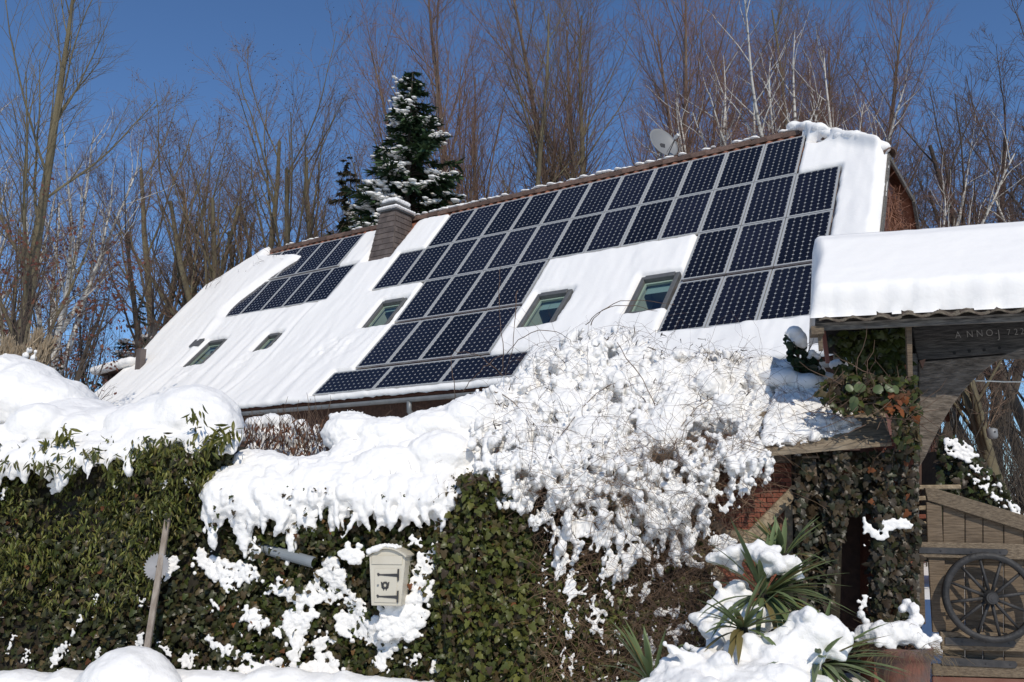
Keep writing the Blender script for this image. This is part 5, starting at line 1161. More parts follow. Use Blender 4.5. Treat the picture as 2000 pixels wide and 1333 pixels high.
for x, y, Y, a in ((1500, 1262, 5.25, 30), (1525, 1250, 5.2, 26), (1550, 1265, 5.15, 26), (1470, 1280, 5.2, 34), (1440, 1290, 5.2, 34), (1520, 1295, 5.1, 36), (1555, 1310, 5.05, 32), (1480, 1320, 5.05, 40), (1430, 1330, 5.05, 40), (1385, 1320, 5.1, 40), (1345, 1310, 5.15, 30), (1320, 1290, 5.25, 18), (1310, 1310, 5.2, 22), (1380, 1280, 5.3, 26), (1540, 1345, 4.95, 46), (1600, 1345, 4.95, 36), (1300, 1345, 5.1, 36), (1350, 1350, 5.0, 50), (1460, 1360, 4.95, 60), (1395, 1262, 5.4, 22), (1345, 1265, 5.45, 14)): lump(x, y, Y, a, a, a * .75)
for (x0, y0), (x1, y1) in (((1310, 1275), (1400, 1310)), ((1560, 1240), (1470, 1310))):
    for u_ in np.linspace(0, 1, 9): lump(x0 + (x1 - x0) * u_, y0 + (y1 - y0) * u_ - 6, 5.12, 11)
ya, yr = np.array(lc), np.array(lr); rg2 = np.random.default_rng(12); sub = [ya + rg2.normal(size=ya.shape) * yr * .42 for _ in range(6)]
lc = np.concatenate([ya] + sub); lr = np.concatenate([yr * .85] + [yr * rg2.uniform(.35, .60, (len(yr), 1)) for _ in sub])
snow_mass('yucca_snow', 'heavy rounded snow weighing down the yuccas at the bottom of the picture', lc, np.array(lr), .0125, .05, .12, 14, fine=.016)
# arching snow covered twigs before the yuccas
q = fill([(1250, 1080), (1420, 1060), (1470, 1120), (1420, 1220), (1330, 1330), (1240, 1330)], 520)
tw = empty('loose_brushwood', 'tangle of fine brown stems reaching over the yucca snow', 'brushwood', tuple(wallp(1340, 1330, .5)))
twigs('stems', tw, wallp(q[:, 0], q[:, 1], RNG.uniform(.05, .55, len(q))), RNG.normal(size=(len(q), 3)) * np.array([1, .4, .6]) + np.array([.3, -.2, .1]), RNG.uniform(.2, .6, len(q)), RNG.uniform(.001, .0022, len(q)), npt=7, wig=.2, sag=.12)
# small evergreen poking from the snow left of the gateway
mb_ = empty('evergreen_bush', 'small dark evergreen bush with a snow cap left of the gateway', 'bush', tuple(at(1565, 725, 7.1)))
q = fill([(1533, 655), (1548, 642), (1575, 690), (1600, 700), (1606, 725), (1575, 728), (1550, 712), (1540, 690)], 170)
leaves(mb_, 'round_leaf', np.stack([at(x, y, 7.1 + RNG.uniform(-.12, .12)) for x, y in q]), (.05, .075), np.array([(.018, .034, .014), (.026, .045, .018), (.014, .026, .012)]), out=np.array([.2, -1, .2]), single=120)
q2 = fill([(1545, 680), (1600, 720), (1560, 728)], 30)
twigs('stems', mb_, np.stack([at(x, y + 6, 7.12) for x, y in q2]), RNG.normal(size=(30, 3)) * .3 + UP, .22, .004)
lc, lr = [], []
for x, y, a in ((1552, 652, 17), (1560, 662, 17), (1548, 668, 12), (1568, 672, 10), (1586, 690, 8), (1597, 697, 7), (1579, 702, 6), (1537, 650, 5)): lump(x, y, 7.05, a)
snow_mass('bush_snow', 'rounded snow cap on the small evergreen bush', lc, np.array(lr), .012, .012, .05, 1)
lc, lr = [], []
for x, y, Y, a in ((1520, 745, 7.2, 45), (1570, 752, 7.1, 38), (1610, 740, 7.2, 22), (1480, 720, 7.6, 45), (1640, 712, 7.4, 20), (1660, 706, 7.5, 18), (1680, 712, 7.5, 14), (1540, 725, 7.5, 40), (1580, 730, 7.4, 32)): lump(x, y, Y, a, a * 1.4, a * .6)
snow_mass('slope_snow', 'smooth snow bank around the small evergreen bush', lc, np.array(lr), .018, .02, .12, 3)

# snow heap at the stake, bank along the foot of the wall
lc, lr = [], []
for x, y, Y, a, b_ in ((250, 1338, 5.9, 78, 62), (240, 1325, 6.0, 50, 46), (285, 1340, 5.9, 52, 44), (205, 1345, 5.9, 52, 40), (310, 1352, 5.85, 40, 40)): lump(x, y, Y, a, a, b_)
for x in range(730, 900, 16): lump(x, 1334 + (x - 730) * .12, 6.1, 20, 30, 12)
for x in range(-340, 730, 22):
    if not 180 < x < 330: lump(x, 1330 + RNG.uniform(-6, 8) + (8 if x > 700 else 0), 6.1, RNG.uniform(22, 34), 40, RNG.uniform(14, 22))
snow_mass('bank_snow', 'snow bank along the foot of the wall with a rounded heap at the stake', lc, np.array(lr), .02, .03, .12, 3, fine=.008)

lc, lr = [], []
cb0 = TA + U * .27 + HD * .31
for i in np.linspace(-.30, .30, 9):
    for j in np.linspace(-.36, .36, 9):
        if abs(i) > .22 or abs(j) > .26 or True: lc.append(cb0 + U * i + HD * j + UP * .085); lr.append((.07, .07, .045))
        if abs(i) < .27 and abs(j) < .33: lc.append(cb0 + U * i * .85 + HD * j * .9 + UP * (.30 + .03 * (1 - abs(i) / .3))); lr.append((.08, .08, .07))
snow_mass('chimney_snow', 'snow on the two stepped plates of the chimney top', lc, np.array(lr), .016, .02, .1, 2)

a_, b_ = CANOPY; lc, lr = [], []
for i in np.linspace(0, 1, 12):
    for j in np.linspace(-.05, .9, 6): lc.append(a_ + (b_ - a_) * i + HD * j + UP * .13); lr.append((.17, .17, .13))
snow_mass('canopy_snow', 'thick snow on the little canopy at the far left end of the roof', lc, np.array(lr), .03, .03, .2, 3)
# ================================================================== TREES
def grow(rng, P0, D0, L, R0, npt, wig, trop, taper=.35):
    B = len(P0); Q = np.empty((B, npt, 3)); Q[:, 0] = P0; D = D0 / np.linalg.norm(D0, axis=1, keepdims=True)
    L = np.broadcast_to(L, (B,)); R0 = np.broadcast_to(R0, (B,))
    for i in range(1, npt):
        D = D + rng.normal(size=(B, 3)) * wig + np.array([0, 0, trop]); D /= np.linalg.norm(D, axis=1, keepdims=True)
        Q[:, i] = Q[:, i - 1] + D * (L / (npt - 1))[:, None]
    return Q, R0[:, None] * np.linspace(1, taper, npt)[None], L
def sprout(rng, par, k, t0, t1, ang, lr, rr, trop=0., shape=.4, amin=0., rmin=.003):
    Q, Rr, L = par; B, n, _ = Q.shape
    t = t0 + (t1 - t0) * (np.arange(k)[None] + rng.uniform(0, 1, (B, k))) / k
    f = t * (n - 1); i = np.minimum(f.astype(int), n - 2); w_ = (f - i)[..., None]; b = np.arange(B)[:, None]
    p = Q[b, i] * (1 - w_) + Q[b, i + 1] * w_; T = Q[b, i + 1] - Q[b, i]; T /= np.linalg.norm(T, axis=2, keepdims=True)
    r = Rr[b, i] * (1 - w_[..., 0]) + Rr[b, i + 1] * w_[..., 0]
    a = rng.normal(size=T.shape); a -= T * (a * T).sum(2, keepdims=True); a /= np.linalg.norm(a, axis=2, keepdims=True)
    an = R(1) * rng.normal(ang, ang * .25, (B, k))[..., None]; D = np.cos(an) * T + np.sin(an) * a; D[..., 2] += trop
    Ln = L[:, None] * lr * (1 - shape * (t - t0) / (t1 - t0 + 1e-6)) * rng.uniform(.65, 1.25, (B, k))
    return p.reshape(-1, 3), D.reshape(-1, 3), np.maximum(Ln.ravel(), .12), np.maximum((r * rr).ravel(), rmin)
def tubes(lst):
    Vs_, Fs_, n = [], [], 0
    for (Q, Rr, L), m_ in lst:
        V, F = tube_arrays(Q, Rr, m_); Vs_.append(V); Fs_.append(F + n); n += len(V)
    return np.concatenate(Vs_), np.concatenate(Fs_)

BARK_OLIVE = mat('olive_bark', (0.10, 0.082, 0.048), 0.9, (0.17, 0.145, 0.085), 3, (1, 1, .3), .5, 9)
BARK_BROWN = mat('brown_bark', (0.11, 0.075, 0.052), 0.9, (0.19, 0.135, 0.095), 3, (1, 1, .3), .5, 9)
BARK_DARK = mat('dark_bark', (0.045, 0.035, 0.027), 0.9, (0.09, 0.07, 0.05), 3, (1, 1, .3), .5, 9)
BIRCH = mat('birch_bark', (0.10, 0.085, 0.07), 0.75, (0.56, 0.53, 0.47), 2.2, (1.3, 1.3, 3.2), .3, 9, ramp=(.36, .46))
TW_PURPLE = mat('purple_twigs', (0.16, 0.085, 0.062), 0.85, (0.23, 0.135, 0.10), 1)
TW_BROWN = mat('brown_twigs', (0.13, 0.085, 0.058), 0.85, (0.20, 0.135, 0.09), 1)
TW_OLIVE = mat('olive_twigs', (0.11, 0.085, 0.05), 0.85, (0.17, 0.135, 0.08), 1)
TW_DARK = mat('dark_twigs', (0.075, 0.05, 0.04), 0.85, (0.12, 0.08, 0.06), 1)

def rootpts(n, spread=.25, rng=RNG): return np.stack([rng.uniform(-spread, spread, n), rng.uniform(-spread, spread, n), np.full(n, -.5)], 1)
def buds(rng, par, k, size, cols):
    """Catkins, buds or dead leaves hanging on twig ends."""
    Q, Rr, L = par; B = len(Q); n = B * k; e = np.repeat(Q[:, -1] * .7 + Q[:, -2] * .3, k, 0) + rng.normal(size=(n, 3)) * .10
    M = leaf_frames(n, np.array([0, -1, .2]), .6, 1.0, rng); s_ = rng.uniform(size[0], size[1], n)
    Vt = np.array([(0, 0, 0), (.35, .5, .05), (0, 1, 0), (-.35, .5, .05)]); V = (np.einsum('nab,kb->nka', M, Vt) * s_[:, None, None] + e[:, None]).reshape(-1, 3)
    F = (np.array([[0, 1, 2, 3]])[None] + (np.arange(n) * 4)[:, None, None]).reshape(-1, 4)
    return V, F, np.repeat(cols[rng.integers(0, len(cols), n)] * rng.uniform(.7, 1.3, (n, 1)), 4, 0)

def make_spreading(seed, H=14., stems=2, lean=.18, dense=.9, barkm=BARK_OLIVE, twm=TW_BROWN, tr=.0085, t0b=.36):
    rng = np.random.default_rng(seed)
    D = np.stack([rng.normal(0, lean, stems), rng.normal(0, lean, stems), np.ones(stems)], 1)
    s0 = grow(rng, rootpts(stems, .35, rng), D, H * rng.uniform(.72, .85, stems), .20 * H / 14, 12, .045, .03, .25)
    l1 = grow(rng, *sprout(rng, s0, 8, t0b, 1.0, 30, .46, .45, .15, .35), 9, .07, .07, .3)
    l2 = grow(rng, *sprout(rng, l1, 7, .2, 1.0, 36, .42, .5, .10, .3), 6, .10, .06, .4)
    l3 = grow(rng, *sprout(rng, l2, int(7 * dense), .15, 1.0, 40, .5, .6, .08, .3, rmin=tr * .55), 4, .14, .05, .5)
    l4 = grow(rng, *sprout(rng, l3, 3, .3, 1.0, 42, .55, .7, .05, .2, rmin=tr * .4), 3, .15, .05, .6)
    tv = tubes([(s0, 8), (l1, 5)]); cv = tubes([(l2, 4), (l3, 3), (l4, 3)])
    return [('trunk', mesh_np('trunk', *tv, barkm, True)), ('crown', mesh_np('crown', *cv, twm))], l4
def make_fastigiate(seed, H=22., k1=38, barkm=BARK_BROWN, twm=TW_PURPLE, tr=.0105, spread=35, stems=1):
    rng = np.random.default_rng(seed)
    s0 = grow(rng, rootpts(stems, .5, rng), np.stack([rng.normal(0, .05 * stems, stems), rng.normal(0, .05 * stems, stems), np.ones(stems)], 1), H * .93, .24, 16, .02, .02, .12)
    l1 = grow(rng, *sprout(rng, s0, k1, .14, .98, spread, .40, .36, .22, .60, rmin=.02), 9, .05, .07, .25)
    l2 = grow(rng, *sprout(rng, l1, 10, .15, 1.0, 38, .42, .5, .14, .3, rmin=tr * .7), 6, .07, .06, .4)
    l3 = grow(rng, *sprout(rng, l2, 7, .15, 1.0, 36, .55, .6, .08, .3, rmin=tr * .5), 4, .10, .05, .5)
    tv = tubes([(s0, 8), (l1, 5)]); cv = tubes([(l2, 3), (l3, 3)])
    return [('trunk', mesh_np('trunk', *tv, barkm, True)), ('crown', mesh_np('crown', *cv, twm))], l3
def make_birch(seed, H=18., limbs=4, twm=TW_PURPLE, tr=.008):
    rng = np.random.default_rng(seed)
    s0 = grow(rng, rootpts(1, .1, rng), np.array([[rng.normal(0, .06), rng.normal(0, .06), 1]]), H * .95, .25 * H / 18, 16, .045, .05, .03)
    l1 = grow(rng, *sprout(rng, s0, limbs, .22, .62, 27, .52, .75, .18, .2), 12, .06, .06, .18)
    l2 = grow(rng, *sprout(rng, s0, 12, .40, 1.0, 38, .20, .45, .12, .5, rmin=.02), 8, .09, .05, .25)
    l2b = grow(rng, *sprout(rng, l1, 12, .25, 1.0, 36, .32, .5, .10, .4, rmin=.018), 8, .09, .03, .25)
    jn = lambda a, b: tuple(np.concatenate([x, y]) for x, y in zip(a, b)); l2a = jn(l2, l2b)
    l3 = grow(rng, *sprout(rng, l2a, 10, .15, 1.0, 42, .45, .5, .03, .3, rmin=tr * .6), 6, .10, -.03, .4)
    l4 = grow(rng, *sprout(rng, l3, 5, .2, 1.0, 40, .62, .65, -.05, .2, rmin=tr * .42), 5, .10, -.13, .6)
    tv = tubes([(s0, 8), (l1, 6), (l2a, 4)]); cv = tubes([(l3, 3), (l4, 3)])
    return [('trunk', mesh_np('trunk', *tv, BIRCH, True)), ('crown', mesh_np('crown', *cv, twm))], l4
CATK = np.array([(.13, .065, .035), (.10, .05, .03), (.16, .09, .05)])
def with_leaves(parts_l, seed, k, size, cols):
    parts, l = parts_l; V, F, col = buds(np.random.default_rng(seed), l, k, size, cols)
    parts.append(('hanging_leaves', mesh_np('hanging_leaves', V, F, DRYLEAF, False, col))); return parts
def thin(pl, f, seed):
    Q, Rr, L = pl[1]; s_ = np.random.default_rng(seed).random(len(Q)) < f; return pl[0], (Q[s_], Rr[s_], L[s_])

SPR = [with_leaves(thin(make_spreading(11, stems=2), .30, 1), 1, 1, (.03, .06), CATK * .7), with_leaves(thin(make_spreading(12, stems=3, lean=.14), .3, 2), 2, 1, (.03, .06), CATK * .7), make_spreading(13, stems=2, dense=1.0, tr=.012, barkm=BARK_DARK, twm=TW_DARK)[0]]
TALL = make_fastigiate(14, H=19., k1=22, spread=34, barkm=BARK_OLIVE, twm=TW_OLIVE, tr=.007)[0]
FAS = [make_fastigiate(21)[0], make_fastigiate(22, k1=30, twm=TW_BROWN, barkm=BARK_OLIVE, spread=38)[0], make_fastigiate(23, k1=34, stems=2, spread=33)[0]]
BIR = [make_birch(31)[0], make_birch(32, limbs=5)[0], make_birch(33, limbs=3)[0]]
LEAFY = with_leaves(thin(make_spreading(15, H=9., stems=3, lean=.35, barkm=BARK_DARK, twm=TW_DARK, tr=.006), .10, 3), 4, 3, (.06, .13), np.array([(.17, .06, .045), (.13, .05, .035), (.20, .085, .05)]))

def plant(parts, name, label, px, Y, ytop, H, group=None, leanx=0., rz=0., cat='tree', wide=1.0, z0=None):
    """A tree standing at depth Y under photograph column px with its top at row ytop; H is the built height of its meshes."""
    b = at(px, 700, Y); z = float(ground_z(np.array(b[0]), np.array(Y))) if z0 is None else z0
    top = at(px, ytop, Y)[2]; s_ = (top - z) / H
    t = empty(name, label, cat, (b[0], Y, z), group); t.rotation_euler = (0, leanx, rz); t.scale = (s_ * wide, s_ * wide, s_)
    for nm, me in parts:
        q_ = obj(nm, me, t)
        if nm in ('snow_load', 'hanging_leaves'): q_['kind'] = 'stuff'
    return t
G1 = 'bare trees left of the spruce'; G2 = 'tall bare trees behind the roof ridge'; G3 = 'birches behind the right end of the roof'; G4 = 'dark bare trees at the right edge'
_g1 = (262, 345, 478, 535, 590, 705, 650); _g2 = (895, 955, 1012, 1130, 1185, 1330, 1400, 1530, 1590, 1640, 1690); _g4 = (1810, 1850, 1905, 1950, 2010, 1770, 2060)
def ORDN(i): return (ORD + ['fourteenth', 'fifteenth'])[i]
plant(TALL, 'bare_tree', 'tall olive barked bare tree cut by the left edge of the picture', 18, 20, -120, 18.5, rz=.4, leanx=.03)
plant(BIR[0], 'birch_tree', 'white stemmed birch at the left among the bare trees', 108, 22, 105, 18.2, rz=2.0, leanx=.03)
plant(BIR[2], 'birch_tree', 'slim birch at far left behind the olive barked tree', 78, 30, 150, 18.2, rz=.7, leanx=-.05)
plant(LEAFY, 'copper_leaved_tree', 'dark tree still holding copper leaves, left of the house', 95, 15.5, 330, 9.2, rz=.5)
plant(LEAFY, 'copper_leaved_tree', 'small bushy tree with reddish dead leaves beside the lower left of the roof', 200, 25, 480, 9.2, rz=2.4, wide=.75)
for i, (px, Y, yt, k, rz, lx) in enumerate(((262, 33, 215, 0, .3, .06), (345, 31, 165, 0, 1.9, 0.), (478, 31, 160, 1, 2.6, 0.), (535, 33, 150, 0, 3.7, .02), (590, 34, 168, 1, 5.2, .03), (705, 36, 165, 0, 5.0, -.02), (650, 37, 185, 1, .8, 0.))):
    plant(SPR[k], 'bare_tree', ORDN(sorted(_g1, reverse=True).index(px)) + ' bare many stemmed tree counting left from the spruce', px, Y, yt, 14.0, G1, lx, rz)
plant(SPR[2], 'bare_tree', 'dark trunked bare tree just beyond the lower left roof edge', 375, 26, 330, 14.0, rz=3.3)
for i, (px, Y, yt, k, rz) in enumerate(((895, 39, 70, 2, .4), (955, 36, -60, 0, 1.5), (1012, 34, -20, 1, 2.7), (1130, 39, -40, 2, .9), (1185, 36, -30, 1, 5.1), (1330, 41, -30, 2, 4.0), (1400, 40, -40, 0, .2), (1530, 43, 0, 1, 1.2), (1590, 42, 10, 0, 4.8), (1640, 44, 30, 2, 2.5), (1690, 46, 130, 0, 1.6))):
    plant(FAS[k], 'bare_tree', ORDN(sorted(_g2).index(px)) + ' tall upright bare tree counting right from the spruce', px, Y, yt, 21.0, G2, 0.02 * math.sin(i * 2.3), rz)
for px, Y, yt, k, rz, lx, lb in ((905, 31, 200, 2, 1.0, -.05, 'thin white birch right of the spruce'), (1345, 29, -40, 1, 3.5, -.12, 'large white birch leaning left behind the satellite dish'), (1448, 30, 0, 0, .9, .05, 'tall white birch behind the middle of the right ridge'), (1500, 31, 60, 2, 2.1, .10, 'white birch leaning right above the last ridge tiles'),
                                 (1600, 29, 0, 1, 5.5, .05, 'white birch with forked limbs behind the end of the ridge'), (1640, 30, 30, 2, 4.4, .16, 'white birch leaning right over the snowy roof end'), (1560, 30, 60, 1, 1.7, .12, 'white birch leaning right just left of the ridge end'), (1400, 31, 40, 2, 5.0, -.04, 'slim white birch right of the satellite dish'), (1665, 29, 110, 0, .3, .26, 'strongly leaning white birch beyond the roof end'), (1990, 30, 30, 1, 2.6, -.10, 'white birch leaning left at the right edge of the picture')):
    plant(BIR[k], 'birch_tree', lb, px, Y, yt, 18.2, None, lx, rz)
for px, Y, yt, k, rz in ((1810, 38, 260, 2, .5), (1850, 34, 225, 2, 2.5), (1905, 40, 205, 2, 4.1), (1950, 33, 250, 2, 5.6), (2010, 37, 180, 2, 1.4), (1770, 44, 280, 2, 3.0), (2060, 32, 150, 2, .1)):
    plant(SPR[k], 'bare_tree', ORDN(sorted(_g4).index(px)) + ' dark bare tree counting right from the gable', px, Y, yt, 13.2, G4, 0, rz)
# trunks seen under the arch
for px, Y, yt, k, rz, lb in ((1925, 17, 430, 2, 2.2, 'dark trunk seen under the arch, leaning behind the snowy bush'), (1958, 15, 300, 1, .7, 'thick olive trunk seen under the arch near the right edge'), (1985, 21, 380, 2, 4.0, 'thin trunk seen under the arch at the right edge')):
    t = plant(SPR[k], 'bare_tree', lb, px, Y, yt, 14.0, None, .02, rz, wide=1.3)

# ------------------------------------------------------------------ evergreens
NEEDLE = leafmat('needles', .6, .1)
def make_spruce(seed, H=12., Rb=2.4, nb=210, cols=None, snow=1.0, side=-1.):
    rng = np.random.default_rng(seed); tr = grow(rng, np.zeros((1, 3)), np.array([[0, 0, 1.]]), H * .97, .16, 10, .01, .02, .03)
    tv = tubes([(tr, 7)]); parts = [('trunk', mesh_np('trunk', *tv, BARK_DARK, True))]
    f = (np.arange(nb) + rng.random(nb)) / nb; z = H * (.04 + .95 * f ** 1.15); a = rng.uniform(0, 2 * np.pi, nb); L = Rb * (1.03 - z / H) ** .95 * rng.uniform(.7, 1.15, nb)
    D = np.stack([np.cos(a), np.sin(a), rng.uniform(-.05, .4, nb)], 1); Q = np.empty((nb, 6, 3)); Q[:, 0] = np.stack([np.zeros(nb), np.zeros(nb), z], 1)
    for i in range(1, 6): D = D + np.array([0, 0, -.16 if i < 4 else .14]); D /= np.linalg.norm(D, axis=1, keepdims=True); Q[:, i] = Q[:, i - 1] + D * (L / 5)[:, None]
    bv = tubes([((Q, np.repeat(np.linspace(.03, .008, 6)[None], nb, 0), L), 3)])
    # needle sprays hang along each branch
    k = 100; t = rng.uniform(.08, 1, (nb, k)) ** .75; fi = t * 5; i = np.minimum(fi.astype(int), 4); w_ = (fi - i)[..., None]; b = np.arange(nb)[:, None]
    p = (Q[b, i] * (1 - w_) + Q[b, i + 1] * w_).reshape(-1, 3); T = (Q[b, i + 1] - Q[b, i]).reshape(-1, 3); T /= np.linalg.norm(T, axis=1, keepdims=True)
    n = len(p); sd_ = np.cross(T, [0, 0, 1.]); sd_ /= np.linalg.norm(sd_, axis=1, keepdims=True); sg = rng.choice([-1, 1], n)[:, None]
    dr = T * rng.uniform(.3, 1.0, (n, 1)) + sd_ * sg * rng.uniform(.1, 1.0, (n, 1)) + np.array([0, 0, -1]) * rng.uniform(-.2, .95, (n, 1)); dr /= np.linalg.norm(dr, axis=1, keepdims=True)
    ln = rng.uniform(.11, .28, (n, 1)) * np.repeat(np.minimum(1, L / 1.1 + .25), k)[:, None] * (.55 + .45 * (Rb / 2.4)); nr_ = np.cross(dr, sd_) + rng.normal(size=(n, 3)) * .4; nr_ /= np.linalg.norm(nr_, axis=1, keepdims=True); s2 = np.cross(dr, nr_)
    V = np.stack([p, p + dr * ln * .45 + s2 * ln * .13, p + dr * ln, p + dr * ln * .45 - s2 * ln * .13], 1).reshape(-1, 3); F = np.arange(n * 4).reshape(-1, 4)
    cols = np.array([(.026, .056, .024), (.040, .074, .028), (.018, .040, .020), (.052, .085, .032)]) if cols is None else cols
    col = np.repeat(cols[rng.integers(0, len(cols), n)] * rng.uniform(.7, 1.3, (n, 1)), 4, 0)
    nv = len(bv[0]); colb = np.tile((.04, .03, .02), (nv, 1))
    parts.append(('crown', mesh_np('crown', np.concatenate([V, bv[0]]), np.concatenate([F, bv[1] + len(V)]), NEEDLE, False, np.concatenate([col, colb]))))
    if snow:
        sel = np.where(rng.random(nb) < np.clip(.25 * snow + .6 * snow * (D[:, 0] * side > .1), 0, 1) * (L > .3))[0]; Cs, Rs = [], []
        for bi in sel:
            j0 = rng.uniform(1.8, 3.6)
            for s_ in np.linspace(j0, j0 + rng.uniform(.6, 2.0), 8):
                s_ = min(s_, 4.99); q_ = Q[bi, int(s_)] * (1 - s_ % 1) + Q[bi, int(s_) + 1] * (s_ % 1)
                for _ in range(4): Cs.append(q_ + rng.normal(size=3) * np.array([.10, .10, .035]) + [0, 0, .05]); Rs.append(np.array([1.25, 1.25, .55]) * rng.uniform(.03, .085) * min(1, .45 + L[bi] / 2.2))
        Cs, Rs = np.array(Cs), np.array(Rs); V = (Cs[:, None] + IC1_V[None] * Rs[:, None] * (1 + .18 * np.random.default_rng(1).normal(size=(1, len(IC1_V), 1)))).reshape(-1, 3); F = (IC1_F[None] + (np.arange(len(Cs)) * len(IC1_V))[:, None, None]).reshape(-1, 3)
        parts.append(('snow_load', mesh_np('snow_load', V, F, SNOW, True)))
    return parts
SP1 = make_spruce(41, 12., 3.1, 430, None, .85); SP2 = make_spruce(42, 9., 2.5, 170, np.array([(.035, .038, .016), (.028, .032, .014), (.05, .046, .02)]), .35); SP3 = make_spruce(43, 6., 1.9, 90, None, .8)
plant(SP1, 'spruce_tree', 'large dark green spruce with snow on its left boughs behind the chimney', 795, 27.5, 146, 11.8, wide=1.3)
plant(SP2, 'spruce_tree', 'smaller olive conifer left of the big spruce', 662, 30, 300, 9.0, rz=1.2, wide=.95)
plant(SP3, 'spruce_tree', 'low dark conifer behind the lower left edge of the roof', 262, 27, 580, 6.0, rz=2.0)
plant(SP3, 'spruce_tree', 'small snowy conifer at the left behind the hedge', 172, 20, 728, 6.0, rz=.4)
plant(SP2, 'spruce_tree', 'ivy dark conifer stem rising behind the left hedge', 118, 17, 690, 9.0, rz=.8, wide=.6)
plant(SP3, 'spruce_tree', 'broad dark conifer behind the house at far left', 320, 34, 640, 6.0, rz=3.0, wide=1.5)

# ------------------------------------------------------------------ small plants in the garden
beech = empty('beech_shrub', 'low shrub with brown leaves and snow in the gap below the gutter', 'shrub', tuple(at(565, 900, 8.6)))
q = fill([(478, 830), (560, 815), (640, 812), (655, 880), (560, 905), (480, 895)], 260)
twigs('stems', beech, np.stack([at(x, y + 14, 8.6 + RNG.uniform(-.3, .3)) for x, y in q]), RNG.normal(size=(len(q), 3)) * np.array([.35, .35, .1]) + UP, RNG.uniform(.12, .32, len(q)), .004, wig=.15)
q = fill([(478, 830), (560, 820), (640, 812), (655, 860), (560, 905), (480, 895)], 300)
leaves(beech, 'long_leaf', np.stack([at(x, y, 8.45 + RNG.uniform(-.25, .25)) for x, y in q]), (.05, .085), np.array([(.15, .07, .04), (.11, .05, .03), (.19, .10, .06)]), single=60, mt=DRYLEAF, droop=.9)
lc, lr = [], []
for x, y, a in ((500, 830, 22), (530, 822, 20), (560, 825, 18), (585, 835, 20), (510, 850, 18), (545, 850, 22), (575, 860, 20), (605, 850, 18), (500, 880, 20), (540, 885, 24), (580, 890, 24), (615, 880, 20), (640, 860, 12), (480, 850, 16), (620, 835, 8), (655, 830, 8), (525, 868, 16), (560, 878, 14)): lump(x, y, 8.75, a, a, a * .8)
snow_mass('beech_snow', 'snow caught between the brown beech twigs', lc, np.array(lr), .02, .05, .1, 1, fine=.02)
pamp = empty('pampas_grass', 'pale feathery pampas plumes behind the snowy hedge at left', 'ornamental grass', tuple(at(50, 760, 9.2)))
PAM = leafmat('pampas', .9, .4)
for bx_, by, tx_, ty in ((0, 712, 14, 672), (8, 715, 34, 690), (44, 712, 72, 660), (62, 716, 98, 674), (30, 716, 20, 684), (68, 718, 84, 690)):
    a, b = at(bx_, by + 30, 9.2), at(tx_, ty, 9.2); n = 240; t_ = RNG.uniform(.3, 1, n)[:, None]; rad = .055 * np.sin(np.pi * (t_ - .3) / .75) + .01
    p_ = a + (b - a) * t_ + RNG.normal(size=(n, 3)) * rad * .5; d = norm(b - a) + RNG.normal(size=(n, 3)) * .28; d /= np.linalg.norm(d, axis=1, keepdims=True); s_ = np.cross(d, [0, 1., .1]) * .008
    V = np.stack([p_ - s_, p_ + s_, p_ + s_ * .3 + d * .12, p_ - s_ * .3 + d * .12], 1).reshape(-1, 3)
    o = obj('plume', mesh_np('plume', V, np.arange(n * 4).reshape(-1, 4), PAM, False, np.repeat(np.array((.44, .35, .24)) * RNG.uniform(.7, 1.2, (n, 1)), 4, 0)), pamp); o.location = -pamp.location
    o = MB().tube([a, a + (b - a) * .5], .006, 5).build('stalk', TW_OLIVE, pamp); o.location = -pamp.location
lc, lr = [], []
for x, y, a in ((50, 695, 7), (58, 684, 6), (66, 700, 7), (12, 698, 8), (70, 688, 4)): lump(x, y, 9.15, a)
snow_mass('pampas_snow', 'dabs of snow on the pampas plumes', lc, np.array(lr), .012, .02, .05, 1)
# a few green sprigs breaking through the hedge snow
sprig = empty('hedge_sprigs', 'green leafy sprigs poking out of the deep hedge snow', 'hedge shoots', tuple(wallp(300, 850, .2)))
for x, y, of, n in ((378, 806, .12, 16), (127, 848, .14, 26), (88, 872, .14, 14), (110, 895, .14, 16), (432, 850, .18, 30), (410, 865, .16, 20), (280, 885, .10, 20), (330, 880, .10, 16), (455, 835, .12, 10), (412, 932, .12, 14), (205, 905, .12, 16), (300, 905, .1, 12)):
    pp = wallp(np.full(n, x) + RNG.normal(size=n) * 9, np.full(n, y) + RNG.normal(size=n) * 9, of)
    leaves(sprig, 'long_leaf', pp, (.07, .11), GREENS[[1, 2, 4, 4]] * np.array([1.05, 1, .75]), droop=.7, spread=.8, single=n)
